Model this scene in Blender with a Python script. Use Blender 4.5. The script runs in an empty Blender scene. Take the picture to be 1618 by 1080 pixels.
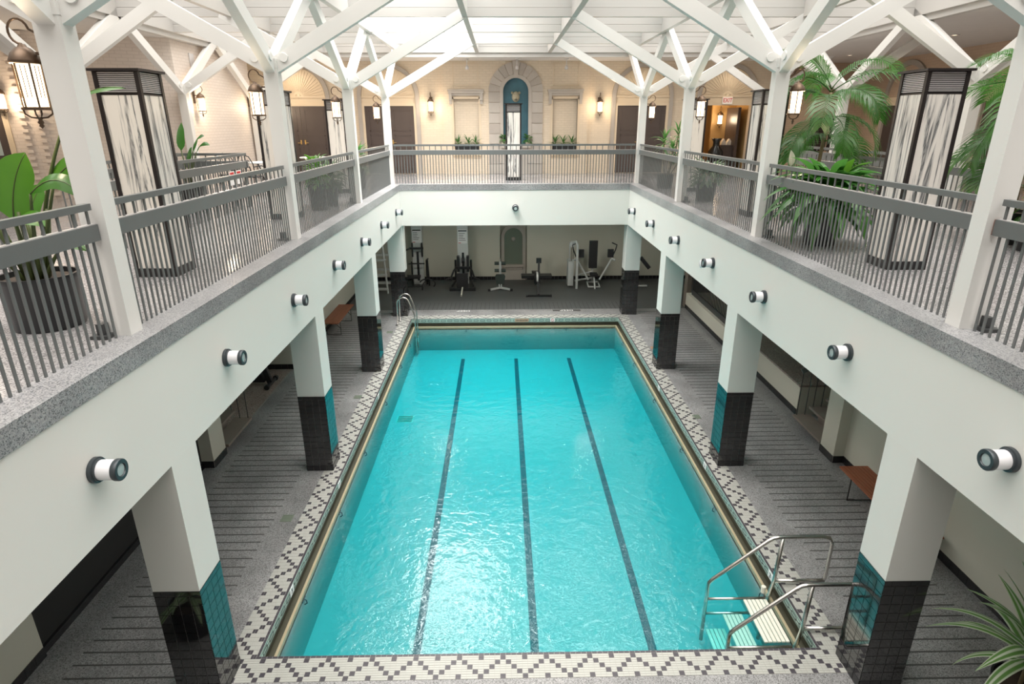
import bpy, math, random
from mathutils import Vector, Matrix
random.seed(7)
PI = math.pi
D = bpy.data
COL = bpy.context.scene.collection
SC = bpy.context.scene

# ------------------------------------------------------------------ camera
cam = D.cameras.new('camera'); camo = D.objects.new('camera', cam); COL.objects.link(camo)
def cam_setup():
    pi_, ya, ro, F = 0.348039, 0.016712, -0.002496, 954.78
    f = Vector((math.sin(ya)*math.cos(pi_), math.cos(ya)*math.cos(pi_), -math.sin(pi_)))
    r = Vector((math.cos(ya), -math.sin(ya), 0)); u = r.cross(f)
    r2 = r*math.cos(ro)+u*math.sin(ro); u2 = u*math.cos(ro)-r*math.sin(ro)
    m = Matrix((r2, u2, -f)).transposed().to_4x4(); m.translation = Vector((-0.3969, 0, 5.6208))
    camo.matrix_world = m
    cam.sensor_fit = 'HORIZONTAL'; cam.sensor_width = 36; cam.lens = F/1618*36
    cam.clip_start = 0.05; cam.clip_end = 200
cam_setup(); SC.camera = camo

# ------------------------------------------------------------------ sky, daylight, exposure
W = D.worlds.new('sky'); SC.world = W; W.use_nodes = True
W.node_tree.nodes['Background'].inputs[0].default_value = (0.86, 0.93, 1.0, 1)
W.node_tree.nodes['Background'].inputs[1].default_value = 1.0
SC.view_settings.view_transform = 'Standard'; SC.view_settings.look = 'None'
SC.view_settings.gamma = 1; SC.view_settings.use_curve_mapping = False
SC.view_settings.exposure = 0.25
def area(name, loc, sx, sy, power, col, rot=(0, 0, 0), spread=2.2):
    l = D.lights.new(name, 'AREA'); l.shape = 'RECTANGLE'; l.size = sx; l.size_y = sy
    l.energy = power; l.color = col; l.spread = spread
    o = D.objects.new(name, l); COL.objects.link(o); o.location = loc; o.rotation_euler = rot
    return o
# daylight that falls through the glazed roof (glass lies just above the skylight wells)
SKY_W = 3400
area('skylight_daylight', (0, 9.3, 8.76), 16.2, 22.0, SKY_W, (1.0, 0.935, 0.86))
# added stronger area light, no pane modelled, for the bright patch on the water
PATCH_W = 640
area('water_patch_light', (-1.9, 16.4, 8.72), 2.8, 6.2, PATCH_W, (1.0, 0.99, 0.97))

# ------------------------------------------------------------------ materials
MATS = {}
def newmat(name):
    m = D.materials.new(name); m.use_nodes = True; MATS[name] = m
    nt = m.node_tree; b = nt.nodes['Principled BSDF']
    return m, nt, b
def N(nt, t, **kw):
    n = nt.nodes.new(t)
    for k, v in kw.items():
        if k.startswith('i_'):
            n.inputs[k[2:].replace('_', ' ')].default_value = v
        else: setattr(n, k, v)
    return n
def rgb(c): return (c[0], c[1], c[2], 1)
def plain(name, c, rough=0.5, metal=0, var=0.0, vscale=3.0, bump=0.0, bscale=40.0, spec=0.5, ior=None):
    m, nt, b = newmat(name)
    b.inputs['Base Color'].default_value = rgb(c); b.inputs['Roughness'].default_value = rough
    b.inputs['Metallic'].default_value = metal; b.inputs['Specular IOR Level'].default_value = spec
    if ior: b.inputs['IOR'].default_value = ior
    if var > 0 or bump > 0:
        tc = N(nt, 'ShaderNodeTexCoord')
    if var > 0:
        no = N(nt, 'ShaderNodeTexNoise', i_Scale=vscale, i_Detail=5.0)
        nt.links.new(tc.outputs['Object'], no.inputs['Vector'])
        mx = N(nt, 'ShaderNodeMix', data_type='RGBA')
        mx.inputs[6].default_value = rgb([x*(1-var) for x in c]); mx.inputs[7].default_value = rgb([min(1, x*(1+var)) for x in c])
        nt.links.new(no.outputs['Fac'], mx.inputs[0]); nt.links.new(mx.outputs[2], b.inputs['Base Color'])
    if bump > 0:
        n2 = N(nt, 'ShaderNodeTexNoise', i_Scale=bscale, i_Detail=4.0)
        nt.links.new(tc.outputs['Object'], n2.inputs['Vector'])
        bp = N(nt, 'ShaderNodeBump', i_Strength=bump, i_Distance=0.01)
        nt.links.new(n2.outputs['Fac'], bp.inputs['Height']); nt.links.new(bp.outputs['Normal'], b.inputs['Normal'])
    return m
def terrazzo(name, base, dark, light, rough, scale=160.0, blotch=0.12):
    m, nt, b = newmat(name)
    tc = N(nt, 'ShaderNodeTexCoord'); L = nt.links.new
    v = N(nt, 'ShaderNodeTexVoronoi', i_Scale=scale); L(tc.outputs['Object'], v.inputs['Vector'])
    sp = N(nt, 'ShaderNodeSeparateColor'); L(v.outputs['Color'], sp.inputs[0])
    cr = N(nt, 'ShaderNodeValToRGB'); L(sp.outputs[0], cr.inputs[0])
    e = cr.color_ramp.elements; cr.color_ramp.interpolation = 'CONSTANT'
    e[0].position = 0; e[0].color = rgb(dark); e[1].position = 0.22; e[1].color = rgb(base)
    n3 = e.new(0.72); n3.color = rgb(light)
    no = N(nt, 'ShaderNodeTexNoise', i_Scale=1.3, i_Detail=6.0); L(tc.outputs['Object'], no.inputs['Vector'])
    mr = N(nt, 'ShaderNodeMapRange'); mr.inputs[1].default_value = 0.3; mr.inputs[2].default_value = 0.7
    mr.inputs[3].default_value = 1-blotch; mr.inputs[4].default_value = 1+blotch; L(no.outputs['Fac'], mr.inputs[0])
    mu = N(nt, 'ShaderNodeMix', data_type='RGBA', blend_type='MULTIPLY'); mu.inputs[0].default_value = 1
    L(cr.outputs[0], mu.inputs[6]); L(mr.outputs[0], mu.inputs[7]); L(mu.outputs[2], b.inputs['Base Color'])
    b.inputs['Roughness'].default_value = rough
    return m
def brick(name, c, mortar, rough=0.6):
    m, nt, b = newmat(name); L = nt.links.new
    tc = N(nt, 'ShaderNodeTexCoord')
    bt = N(nt, 'ShaderNodeTexBrick', i_Scale=1.0); bt.offset = 0.5
    bt.inputs['Color1'].default_value = rgb(c); bt.inputs['Color2'].default_value = rgb([x*0.955 for x in c])
    bt.inputs['Mortar'].default_value = rgb(mortar); bt.inputs['Mortar Size'].default_value = 0.008
    bt.inputs['Brick Width'].default_value = 0.215; bt.inputs['Row Height'].default_value = 0.075
    bt.inputs['Mortar Smooth'].default_value = 0.3
    L(tc.outputs['UV'], bt.inputs['Vector']); L(bt.outputs['Color'], b.inputs['Base Color'])
    no = N(nt, 'ShaderNodeTexNoise', i_Scale=30.0); L(tc.outputs['UV'], no.inputs['Vector'])
    ma = N(nt, 'ShaderNodeMath', operation='MULTIPLY_ADD'); ma.inputs[1].default_value = -1.0
    L(bt.outputs['Fac'], ma.inputs[0])
    mm = N(nt, 'ShaderNodeMath', operation='MULTIPLY'); mm.inputs[1].default_value = 0.35; L(no.outputs['Fac'], mm.inputs[0]); L(mm.outputs[0], ma.inputs[2])
    bp = N(nt, 'ShaderNodeBump', i_Strength=0.5, i_Distance=0.006); L(ma.outputs[0], bp.inputs['Height']); L(bp.outputs['Normal'], b.inputs['Normal'])
    b.inputs['Roughness'].default_value = rough
    return m
def marble(name):
    m, nt, b = newmat(name); L = nt.links.new
    tc = N(nt, 'ShaderNodeTexCoord')
    oi = N(nt, 'ShaderNodeObjectInfo')
    mp = N(nt, 'ShaderNodeMapping'); mp.inputs['Scale'].default_value = (9.5, 1.0, 0.55)
    ad = N(nt, 'ShaderNodeVectorMath', operation='ADD'); L(tc.outputs['Object'], ad.inputs[0])
    sc = N(nt, 'ShaderNodeVectorMath', operation='SCALE'); sc.inputs['Scale'].default_value = 37.0
    cx = N(nt, 'ShaderNodeCombineXYZ'); L(oi.outputs['Random'], cx.inputs[0]); L(oi.outputs['Random'], cx.inputs[1]); L(cx.outputs[0], sc.inputs[0])
    # slabs: local x runs across the face on every panel
    L(sc.outputs[0], ad.inputs[1]); L(ad.outputs[0], mp.inputs['Vector'])
    n1 = N(nt, 'ShaderNodeTexNoise', i_Scale=0.55, i_Detail=7.0, i_Roughness=0.62, i_Distortion=0.6); L(mp.outputs[0], n1.inputs['Vector'])
    sb = N(nt, 'ShaderNodeMath', operation='SUBTRACT'); sb.inputs[1].default_value = 0.5; L(n1.outputs['Fac'], sb.inputs[0])
    ab = N(nt, 'ShaderNodeMath', operation='ABSOLUTE'); L(sb.outputs[0], ab.inputs[0])
    cr = N(nt, 'ShaderNodeValToRGB'); L(ab.outputs[0], cr.inputs[0])
    e = cr.color_ramp.elements
    e[0].position = 0.0; e[0].color = (0.07, 0.075, 0.08, 1); e[1].position = 0.04; e[1].color = (0.74, 0.71, 0.66, 1)
    q = e.new(0.014); q.color = (0.35, 0.35, 0.34, 1)
    n2 = N(nt, 'ShaderNodeTexNoise', i_Scale=1.6, i_Detail=3.0); L(mp.outputs[0], n2.inputs['Vector'])
    mx = N(nt, 'ShaderNodeMix', data_type='RGBA'); mx.inputs[7].default_value = (0.74, 0.71, 0.66, 1)
    c2 = N(nt, 'ShaderNodeValToRGB'); c2.color_ramp.elements[0].position = 0.46; c2.color_ramp.elements[1].position = 0.60
    L(n2.outputs['Fac'], c2.inputs[0]); L(c2.outputs[0], mx.inputs[0]); L(cr.outputs[0], mx.inputs[6])
    L(mx.outputs[2], b.inputs['Base Color']); b.inputs['Roughness'].default_value = 0.16
    return m
def emit(name, c, s, glass=False):
    m, nt, b = newmat(name)
    b.inputs['Base Color'].default_value = rgb(c); b.inputs['Emission Color'].default_value = rgb(c)
    b.inputs['Emission Strength'].default_value = s; b.inputs['Roughness'].default_value = 0.3
    return m

plain('white_paint', (0.71, 0.71, 0.675), 0.55, var=0.012, vscale=1.2, bump=0.03, bscale=60)
plain('steel_white', (0.74, 0.735, 0.71), 0.4)
plain('column_white', (0.70, 0.70, 0.665), 0.55, var=0.015, vscale=2, bump=0.03, bscale=60)
plain('cream_wall', (0.60, 0.585, 0.50), 0.6, var=0.02, vscale=1.5, bump=0.03, bscale=50)
plain('plank_white', (0.50, 0.485, 0.46), 0.5, var=0.02, vscale=2)
plain('soffit_plaster', (0.66, 0.635, 0.61), 0.8, var=0.05, vscale=5, bump=0.15, bscale=40)
plain('lower_ceiling', (0.62, 0.62, 0.58), 0.7)
terrazzo('terrazzo_mezz', (0.30, 0.29, 0.295), (0.15, 0.145, 0.15), (0.40, 0.39, 0.39), 0.16, 100, 0.10)
terrazzo('terrazzo_ledge', (0.27, 0.27, 0.28), (0.12, 0.125, 0.13), (0.37, 0.37, 0.37), 0.3, 130, 0.22)
terrazzo('terrazzo_deck', (0.22, 0.22, 0.22), (0.11, 0.11, 0.11), (0.30, 0.30, 0.30), 0.30, 110, 0.25)
terrazzo('terrazzo_side', (0.27, 0.22, 0.19), (0.12, 0.09, 0.08), (0.40, 0.34, 0.30), 0.4, 90, 0.15)
plain('gym_rubber', (0.085, 0.09, 0.09), 0.45, var=0.12, vscale=1.5)
plain('groove_dark', (0.07, 0.07, 0.068), 0.6)
plain('black_tile', (0.006, 0.006, 0.007), 0.06, ior=2.0)
plain('black_tile_base', (0.02, 0.02, 0.022), 0.2)
plain('grout_grey', (0.26, 0.25, 0.24), 0.8)
plain('mosaic_light', (0.37, 0.375, 0.345), 0.3, var=0.06, vscale=9)
plain('mosaic_dark', (0.055, 0.05, 0.06), 0.3, var=0.2, vscale=9)
plain('mosaic_grout', (0.33, 0.33, 0.30), 0.8, var=0.12, vscale=4)
plain('band_green', (0.42, 0.56, 0.50), 0.25, var=0.15, vscale=6)
plain('band_dark', (0.03, 0.045, 0.045), 0.3)
plain('gutter_dark', (0.055, 0.055, 0.035), 0.5, var=0.4, vscale=3)
plain('gutter_lip', (0.36, 0.31, 0.20), 0.4, var=0.12, vscale=5)
plain('pool_paint', (0.38, 0.385, 0.375), 0.6, var=0.02, vscale=2)
plain('lane_dark', (0.03, 0.075, 0.095), 0.6)
brick('brick_cream', (0.69, 0.585, 0.455), (0.62, 0.525, 0.405))
brick('brick_pink', (0.70, 0.62, 0.555), (0.61, 0.535, 0.475))
brick('brick_tan', (0.56, 0.42, 0.31), (0.49, 0.365, 0.27))
plain('sandstone', (0.40, 0.36, 0.32), 0.75, var=0.12, vscale=3, bump=0.2, bscale=25)
plain('sandstone_pale', (0.46, 0.42, 0.375), 0.75, var=0.08, vscale=4, bump=0.15, bscale=25)
plain('cream_trim', (0.66, 0.545, 0.40), 0.55, var=0.02, vscale=2)
plain('niche_teal', (0.045, 0.13, 0.17), 0.5, var=0.35, vscale=3)
plain('mask_stone', (0.40, 0.36, 0.26), 0.7, var=0.2, vscale=14)
plain('door_brown', (0.075, 0.056, 0.05), 0.4, var=0.05, vscale=2)
plain('brass', (0.7, 0.48, 0.18), 0.3, metal=1)
plain('bronze', (0.03, 0.025, 0.025), 0.35, metal=0.4)
plain('bronze_lantern', (0.14, 0.095, 0.065), 0.4, metal=0.7)
plain('louvre_silver', (0.62, 0.60, 0.60), 0.3, metal=0.3)
plain('louvre_back', (0.02, 0.02, 0.02), 0.7)
marble('marble')
plain('rail_grey', (0.13, 0.14, 0.14), 0.36, var=0.04, vscale=3)
plain('rail_dark', (0.045, 0.048, 0.05), 0.4)
plain('rust', (0.25, 0.09, 0.05), 0.7)
plain('steel', (0.62, 0.60, 0.57), 0.24, metal=1)
plain('step_white', (0.70, 0.69, 0.60), 0.4)
plain('bench_wood', (0.33, 0.105, 0.05), 0.45, var=0.15, vscale=8)
plain('step_wood', (0.23, 0.195, 0.165), 0.5, var=0.1, vscale=5)
plain('black_metal', (0.015, 0.015, 0.016), 0.35)
plain('pot_black', (0.013, 0.014, 0.016), 0.35)
plain('soil', (0.05, 0.035, 0.025), 0.9, var=0.3, vscale=30)
plain('sconce_dark', (0.05, 0.06, 0.068), 0.35, metal=0.3)
plain('sconce_white', (0.80, 0.79, 0.82), 0.25)
plain('sconce_lens', (0.40, 0.48, 0.48), 0.15)
plain('machine_grey', (0.55, 0.57, 0.56), 0.4)
plain('machine_dark', (0.02, 0.022, 0.024), 0.4)
plain('pad_black', (0.018, 0.018, 0.02), 0.5)
plain('pad_green', (0.035, 0.05, 0.045), 0.5)
plain('paper_white', (0.75, 0.75, 0.75), 0.6)
plain('red_ink', (0.55, 0.03, 0.03), 0.6)
plain('brown_tile', (0.38, 0.25, 0.16), 0.4)
plain('drain_green', (0.14, 0.17, 0.13), 0.6)
plain('drain_rust', (0.30, 0.20, 0.13), 0.6)
plain('table_white', (0.72, 0.72, 0.71), 0.3)
plain('skylight_glass', (0.9, 0.95, 1.0), 0.1)
emit('exit_white', (0.85, 0.78, 0.70), 0.12)
emit('exit_red', (0.55, 0.02, 0.01), 0.12)
emit('lantern_glow', (1.0, 0.80, 0.55), 2.2)
emit('bulb_glow', (1.0, 0.86, 0.66), 40.0)
plain('corridor_wall', (0.55, 0.36, 0.15), 0.6)
plain('vase_glaze', (0.015, 0.017, 0.018), 0.12)
plain('towel', (0.7, 0.66, 0.58), 0.8)
def leafmat(name, c, c2, rough=0.35, stripes=False):
    m, nt, b = newmat(name); L = nt.links.new
    tc = N(nt, 'ShaderNodeTexCoord'); oi = N(nt, 'ShaderNodeObjectInfo')
    if stripes:
        sx = N(nt, 'ShaderNodeSeparateXYZ'); L(tc.outputs['UV'], sx.inputs[0])
        cr = N(nt, 'ShaderNodeValToRGB'); L(sx.outputs[0], cr.inputs[0]); e = cr.color_ramp.elements
        e[0].position = 0.0; e[0].color = rgb(c2); e[1].position = 1.0; e[1].color = rgb(c2)
        for p, k in ((0.1, c2), (0.16, c), (0.36, c), (0.42, c2), (0.58, c2), (0.64, c), (0.84, c), (0.9, c2)):
            q = e.new(p); q.color = rgb(k)
        L(cr.outputs[0], b.inputs['Base Color'])
    else:
        no = N(nt, 'ShaderNodeTexNoise', i_Scale=4.0); L(tc.outputs['Object'], no.inputs['Vector'])
        ad = N(nt, 'ShaderNodeMath', operation='ADD'); L(no.outputs['Fac'], ad.inputs[0])
        ms = N(nt, 'ShaderNodeMath', operation='MULTIPLY_ADD'); ms.inputs[1].default_value = 0.7; ms.inputs[2].default_value = -0.35
        L(oi.outputs['Random'], ms.inputs[0]); L(ms.outputs[0], ad.inputs[1])
        mx = N(nt, 'ShaderNodeMix', data_type='RGBA'); mx.inputs[6].default_value = rgb(c); mx.inputs[7].default_value = rgb(c2)
        L(ad.outputs[0], mx.inputs[0]); L(mx.outputs[2], b.inputs['Base Color'])
    b.inputs['Roughness'].default_value = rough
    # light shining through the blade
    tr = N(nt, 'ShaderNodeBsdfTranslucent'); ms2 = N(nt, 'ShaderNodeMixShader'); ms2.inputs[0].default_value = 0.25
    tr.inputs[0].default_value = rgb([min(1, x*2.2) for x in c2]) if not stripes else rgb(c)
    out = nt.nodes['Material Output']
    L(b.outputs[0], ms2.inputs[1]); L(tr.outputs[0], ms2.inputs[2]); L(ms2.outputs[0], out.inputs[0])
    return m
leafmat('leaf_paddle', (0.025, 0.10, 0.010), (0.065, 0.18, 0.018), 0.28)
leafmat('leaf_palm', (0.014, 0.062, 0.011), (0.045, 0.15, 0.02), 0.3)
leafmat('leaf_lily', (0.02, 0.075, 0.015), (0.05, 0.165, 0.03), 0.25)
leafmat('leaf_drac', (0.03, 0.10, 0.02), (0.08, 0.21, 0.05), 0.3)
leafmat('leaf_striped', (0.15, 0.32, 0.08), (0.72, 0.78, 0.62), 0.4, stripes=True)
leafmat('leaf_dusty', (0.05, 0.095, 0.055), (0.12, 0.18, 0.10), 0.5)
plain('lily_flower', (0.78, 0.76, 0.62), 0.5)
plain('stalk', (0.06, 0.085, 0.025), 0.5, var=0.2, vscale=8)
plain('cane', (0.20, 0.16, 0.09), 0.7, var=0.25, vscale=20)

def water_mat():
    m = D.materials.new('pool_water'); m.use_nodes = True; MATS['pool_water'] = m
    nt = m.node_tree; L = nt.links.new; nt.nodes.clear()
    out = N(nt, 'ShaderNodeOutputMaterial')
    tc = N(nt, 'ShaderNodeTexCoord')
    n1 = N(nt, 'ShaderNodeTexNoise', i_Scale=4.5, i_Detail=2.0, i_Roughness=0.55, i_Distortion=0.5); L(tc.outputs['Object'], n1.inputs['Vector'])
    n2 = N(nt, 'ShaderNodeTexNoise', i_Scale=15.0, i_Detail=2.0, i_Roughness=0.5, i_Distortion=0.6); L(tc.outputs['Object'], n2.inputs['Vector'])
    a = N(nt, 'ShaderNodeMath', operation='MULTIPLY_ADD'); a.inputs[1].default_value = 0.22; L(n2.outputs['Fac'], a.inputs[0]); L(n1.outputs['Fac'], a.inputs[2])
    bp = N(nt, 'ShaderNodeBump', i_Strength=0.4, i_Distance=0.035); L(a.outputs[0], bp.inputs['Height'])
    fr = N(nt, 'ShaderNodeFresnel', i_IOR=1.55); L(bp.outputs['Normal'], fr.inputs['Normal'])
    gl = N(nt, 'ShaderNodeBsdfGlossy', i_Roughness=0.03); gl.inputs['Color'].default_value = (1, 1, 1, 1); L(bp.outputs['Normal'], gl.inputs['Normal'])
    tr = N(nt, 'ShaderNodeBsdfTransparent')
    mx = N(nt, 'ShaderNodeMixShader'); ge = N(nt, 'ShaderNodeNewGeometry'); sz = N(nt, 'ShaderNodeSeparateXYZ'); L(ge.outputs['Normal'], sz.inputs[0])
    gt = N(nt, 'ShaderNodeMath', operation='GREATER_THAN'); gt.inputs[1].default_value = 0.5; L(sz.outputs[2], gt.inputs[0])
    sb = N(nt, 'ShaderNodeMath', operation='SUBTRACT'); L(gt.outputs[0], sb.inputs[0]); L(ge.outputs['Backfacing'], sb.inputs[1]); sb.use_clamp = True
    fm = N(nt, 'ShaderNodeMath', operation='MULTIPLY'); L(fr.outputs[0], fm.inputs[0]); L(sb.outputs[0], fm.inputs[1]); L(fm.outputs[0], mx.inputs[0]); L(tr.outputs[0], mx.inputs[1]); L(gl.outputs[0], mx.inputs[2])
    L(mx.outputs[0], out.inputs['Surface'])
    va = N(nt, 'ShaderNodeVolumeAbsorption', i_Density=2.0); va.inputs['Color'].default_value = (0.22, 0.91, 0.94, 1)
    L(va.outputs[0], out.inputs['Volume'])
water_mat()

# ------------------------------------------------------------------ mesh builder
class MB:
    def __init__(s): s.v = []; s.f = []; s.uv = {}
    def box(s, x0, x1, y0, y1, z0, z1):
        i = len(s.v)
        s.v += [(x0, y0, z0), (x1, y0, z0), (x1, y1, z0), (x0, y1, z0), (x0, y0, z1), (x1, y0, z1), (x1, y1, z1), (x0, y1, z1)]
        s.f += [(i, i+3, i+2, i+1), (i+4, i+5, i+6, i+7), (i, i+1, i+5, i+4), (i+1, i+2, i+6, i+5), (i+2, i+3, i+7, i+6), (i+3, i, i+4, i+7)]
        return s
    def cbox(s, c, d):
        return s.box(c[0]-d[0]/2, c[0]+d[0]/2, c[1]-d[1]/2, c[1]+d[1]/2, c[2]-d[2]/2, c[2]+d[2]/2)
    def beam(s, a, b, w, h, up=(0, 0, 1)):
        a = Vector(a); b = Vector(b); d = (b-a).normalized(); up = Vector(up)
        if abs(d.dot(up)) > 0.98: up = Vector((0, 1, 0))
        x = d.cross(up).normalized()*w/2; z = x.cross(d).normalized()*h/2
        i = len(s.v)
        for p in (a, b): s.v += [tuple(p-x-z), tuple(p+x-z), tuple(p+x+z), tuple(p-x+z)]
        s.f += [(i, i+1, i+2, i+3), (i+7, i+6, i+5, i+4), (i, i+4, i+5, i+1), (i+1, i+5, i+6, i+2), (i+2, i+6, i+7, i+3), (i+3, i+7, i+4, i)]
        return s
    def cyl(s, a, b, r, r2=None, n=14, caps=True):
        a = Vector(a); b = Vector(b); r2 = r if r2 is None else r2
        d = (b-a).normalized(); t = Vector((0, 0, 1)) if abs(d.z) < 0.9 else Vector((1, 0, 0))
        x = d.cross(t).normalized(); y = d.cross(x).normalized(); i = len(s.v)
        for p, q in ((a, r), (b, r2)):
            for k in range(n):
                t_ = 2*PI*k/n; s.v.append(tuple(p+x*math.cos(t_)*q+y*math.sin(t_)*q))
        for k in range(n): s.f.append((i+k, i+n+k, i+n+(k+1) % n, i+(k+1) % n))
        if caps: s.f.append(tuple(i+k for k in range(n))); s.f.append(tuple(i+n+k for k in reversed(range(n))))
        return s
    def tube(s, pts, r, n=8, rs=None):
        pts = [Vector(p) for p in pts]; i = len(s.v); x = None
        for k, p in enumerate(pts):
            d = (pts[min(k+1, len(pts)-1)]-pts[max(k-1, 0)]).normalized()
            if x is None:
                t = Vector((0, 0, 1)) if abs(d.z) < 0.9 else Vector((1, 0, 0)); x = d.cross(t).normalized()
            x = (x-d*x.dot(d)).normalized(); y = d.cross(x); q = rs[k] if rs else r
            for j in range(n):
                a = 2*PI*j/n; s.v.append(tuple(p+x*math.cos(a)*q+y*math.sin(a)*q))
        for k in range(len(pts)-1):
            for j in range(n):
                s.f.append((i+k*n+j, i+k*n+(j+1) % n, i+(k+1)*n+(j+1) % n, i+(k+1)*n+j))
        s.f.append(tuple(i+j for j in reversed(range(n)))); e = i+(len(pts)-1)*n; s.f.append(tuple(e+j for j in range(n)))
        return s
    def lathe(s, prof, c=(0, 0, 0), n=24, axis='z'):
        i = len(s.v); m = len(prof)
        for k in range(n):
            a = 2*PI*k/n
            for r, h in prof:
                p = (r*math.cos(a), r*math.sin(a), h)
                if axis == 'x': p = (h, p[0], p[1])
                if axis == 'y': p = (p[0], h, p[1])
                s.v.append((c[0]+p[0], c[1]+p[1], c[2]+p[2]))
        for k in range(n):
            for j in range(m-1):
                a, b = i+k*m+j, i+((k+1) % n)*m+j
                s.f.append((a, b, b+1, a+1) if axis != 'y' else (a, a+1, b+1, b))
        return s
    def prism(s, poly, y0, y1, axis='y'):
        # poly: list of 2-D points; extruded along axis (y: (x,z), x: (y,z), z: (x,y))
        i = len(s.v); n = len(poly)
        for h in (y0, y1):
            for a, b in poly:
                s.v.append((a, h, b) if axis == 'y' else ((h, a, b) if axis == 'x' else (a, b, h)))
        s.f.append(tuple(i+k for k in range(n))); s.f.append(tuple(i+n+k for k in reversed(range(n))))
        for k in range(n): s.f.append((i+k, i+n+k, i+n+(k+1) % n, i+(k+1) % n))
        return s
    def weld(s):
        idx = {}; remap = []; nv = []
        for v in s.v:
            k = (round(v[0], 5), round(v[1], 5), round(v[2], 5))
            if k not in idx: idx[k] = len(nv); nv.append(v)
            remap.append(idx[k])
        seen = set(); nf = []
        for f in s.f:
            g = []
            for q in f:
                r = remap[q]
                if not g or g[-1] != r: g.append(r)
            if len(g) > 1 and g[0] == g[-1]: g.pop()
            if len(set(g)) > 2: nf.append(tuple(g))
        s.v, s.f = nv, nf; return s
    def quad(s, *p):
        i = len(s.v); s.v += [tuple(q) for q in p]; s.f.append(tuple(range(i, i+len(p)))); return s
    def mesh(s, name, mat, smooth=False, uv=True):
        me = D.meshes.new(name); me.from_pydata(s.v, [], s.f); me.update()
        if mat: me.materials.append(MATS[mat])
        if uv and len(s.f) < 60000:
            ul = me.uv_layers.new(name='UVMap'); dat = ul.data
            for p in me.polygons:
                n = p.normal; ax, ay, az = abs(n.x), abs(n.y), abs(n.z)
                for li in p.loop_indices:
                    c = me.vertices[me.loops[li].vertex_index].co
                    if az >= ax and az >= ay: q = (c.x, c.y)
                    elif ax > ay: q = (c.y, c.z)
                    else: q = (c.x, c.z)
                    dat[li].uv = q
        if smooth: me.polygons.foreach_set('use_smooth', [True]*len(me.polygons))
        return me
    def build(s, name, mat, parent=None, smooth=False, uv=True, auto=None):
        me = s.mesh(name, mat, smooth, uv)
        if auto:
            me.polygons.foreach_set('use_smooth', [True]*len(me.polygons))
            me.set_sharp_from_angle(angle=math.radians(auto))
        return link(name, me, parent)
def link(name, me, parent=None, loc=None, rot=None, scale=None, matrix=None):
    o = D.objects.new(name, me); COL.objects.link(o)
    if parent: o.parent = parent
    if matrix is not None: o.matrix_basis = matrix
    if loc: o.location = loc
    if rot: o.rotation_euler = rot
    if scale: o.scale = scale
    return o
def tag(o, label, cat, group=None, kind=None):
    o['label'] = label
    if cat: o['category'] = cat
    if group: o['group'] = group
    if kind: o['kind'] = kind
    return o
def thing(name, label, cat, loc=(0, 0, 0), rz=0, group=None):
    o = D.objects.new(name, None); COL.objects.link(o); o.empty_display_size = 0.2
    o.location = loc; o.rotation_euler = (0, 0, rz); tag(o, label, cat, group); return o
def struct(o, label=None):
    o['kind'] = 'structure'
    if label: o['label'] = label
    return o
def copy_tree(o, parent=None):
    c = o.copy(); COL.objects.link(c); c.parent = parent
    for ch in list(o.children): copy_tree(ch, c)
    return c
def text_mesh(body, size, depth, mat, align='CENTER'):
    cu = D.curves.new('lettering', 'FONT'); cu.body = body; cu.size = size; cu.extrude = depth; cu.align_x = align; cu.align_y = 'CENTER'
    t = D.objects.new('tmp', cu); COL.objects.link(t)
    dg = bpy.context.evaluated_depsgraph_get(); dg.update()
    me = D.meshes.new_from_object(t.evaluated_get(dg)); D.objects.remove(t); D.curves.remove(cu)
    me.materials.clear(); me.materials.append(MATS[mat]); me.name = 'lettering'
    return me

# ------------------------------------------------------------------ key dimensions (metres)
WX = 3.325            # beam / column faces on the pool side
CW = 0.445            # column width
ZL, ZG, ZS, ZT = 3.96, 3.792, 2.781, 1.403
YC = [4.69, 9.08, 13.48, 17.90]     # near faces of the columns
YFAR = 17.9
YP = [4.9, 9.3, 13.7, 18.1]         # steel posts
PX, PY0, PY1 = 3.15, 5.215, 17.60   # pool rim
ZC = 7.5                            # plaster ceiling
YB = 21.75                          # upper back wall
YG = 22.48                          # gym back wall

# ================================================================== THE SETTING
# ---- lower deck
b = MB()
E_ = 0.055
b.box(-9, 9, -3.5, PY0-E_, -0.4, 0); b.box(-9, 9, PY1+E_, 18.55, -0.4, 0)
b.box(-9, -PX-E_, PY0-E_, PY1+E_, -0.4, 0); b.box(PX+E_, 9, PY0-E_, PY1+E_, -0.4, 0)
floor = struct(b.build('floor', 'terrazzo_deck'), 'grey speckled terrazzo pool deck')
o = struct(MB().box(-9, 9, 18.55, 22.8, -0.4, -0.001).build('floor_gym', 'gym_rubber'), 'dark smooth floor of the exercise area')
gym_floor = o
struct(MB().box(-8, -5.53, 10.2, 13.7, 0.0005, 0.004).build('floor_side', 'terrazzo_side'), 'reddish speckled floor beside the left steps')
# anti-slip strips set into the deck
strip = MB().box(-0.65, 0.65, -0.009, 0.009, 0.0, 0.003).mesh('grip_strip', 'groove_dark')
n = 0
for s in (-1, 1):
    y = 4.45
    while y < 18.3:
        inside = any(YC[k]-0.03 < y < YC[k]+CW+0.03 for k in range(4))
        link('grip_strip', strip, floor, (s*(4.52+random.uniform(-.02, .02)), y, 0.0), scale=(1.0, 1, 1)); y += 0.172
strip2 = MB().box(-0.009, 0.009, -0.4, 0.4, 0.0, 0.003).mesh('grip_strip', 'groove_dark')
x = -3.75
while x < 3.9:
    link('grip_strip', strip2, floor, (x, 18.95, 0.0)); x += 0.14
link('joint_line', MB().box(-5.515, -5.505, 9.8, 13.6, 0, 0.003).mesh('joint_line', 'mosaic_grout'), floor)
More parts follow.
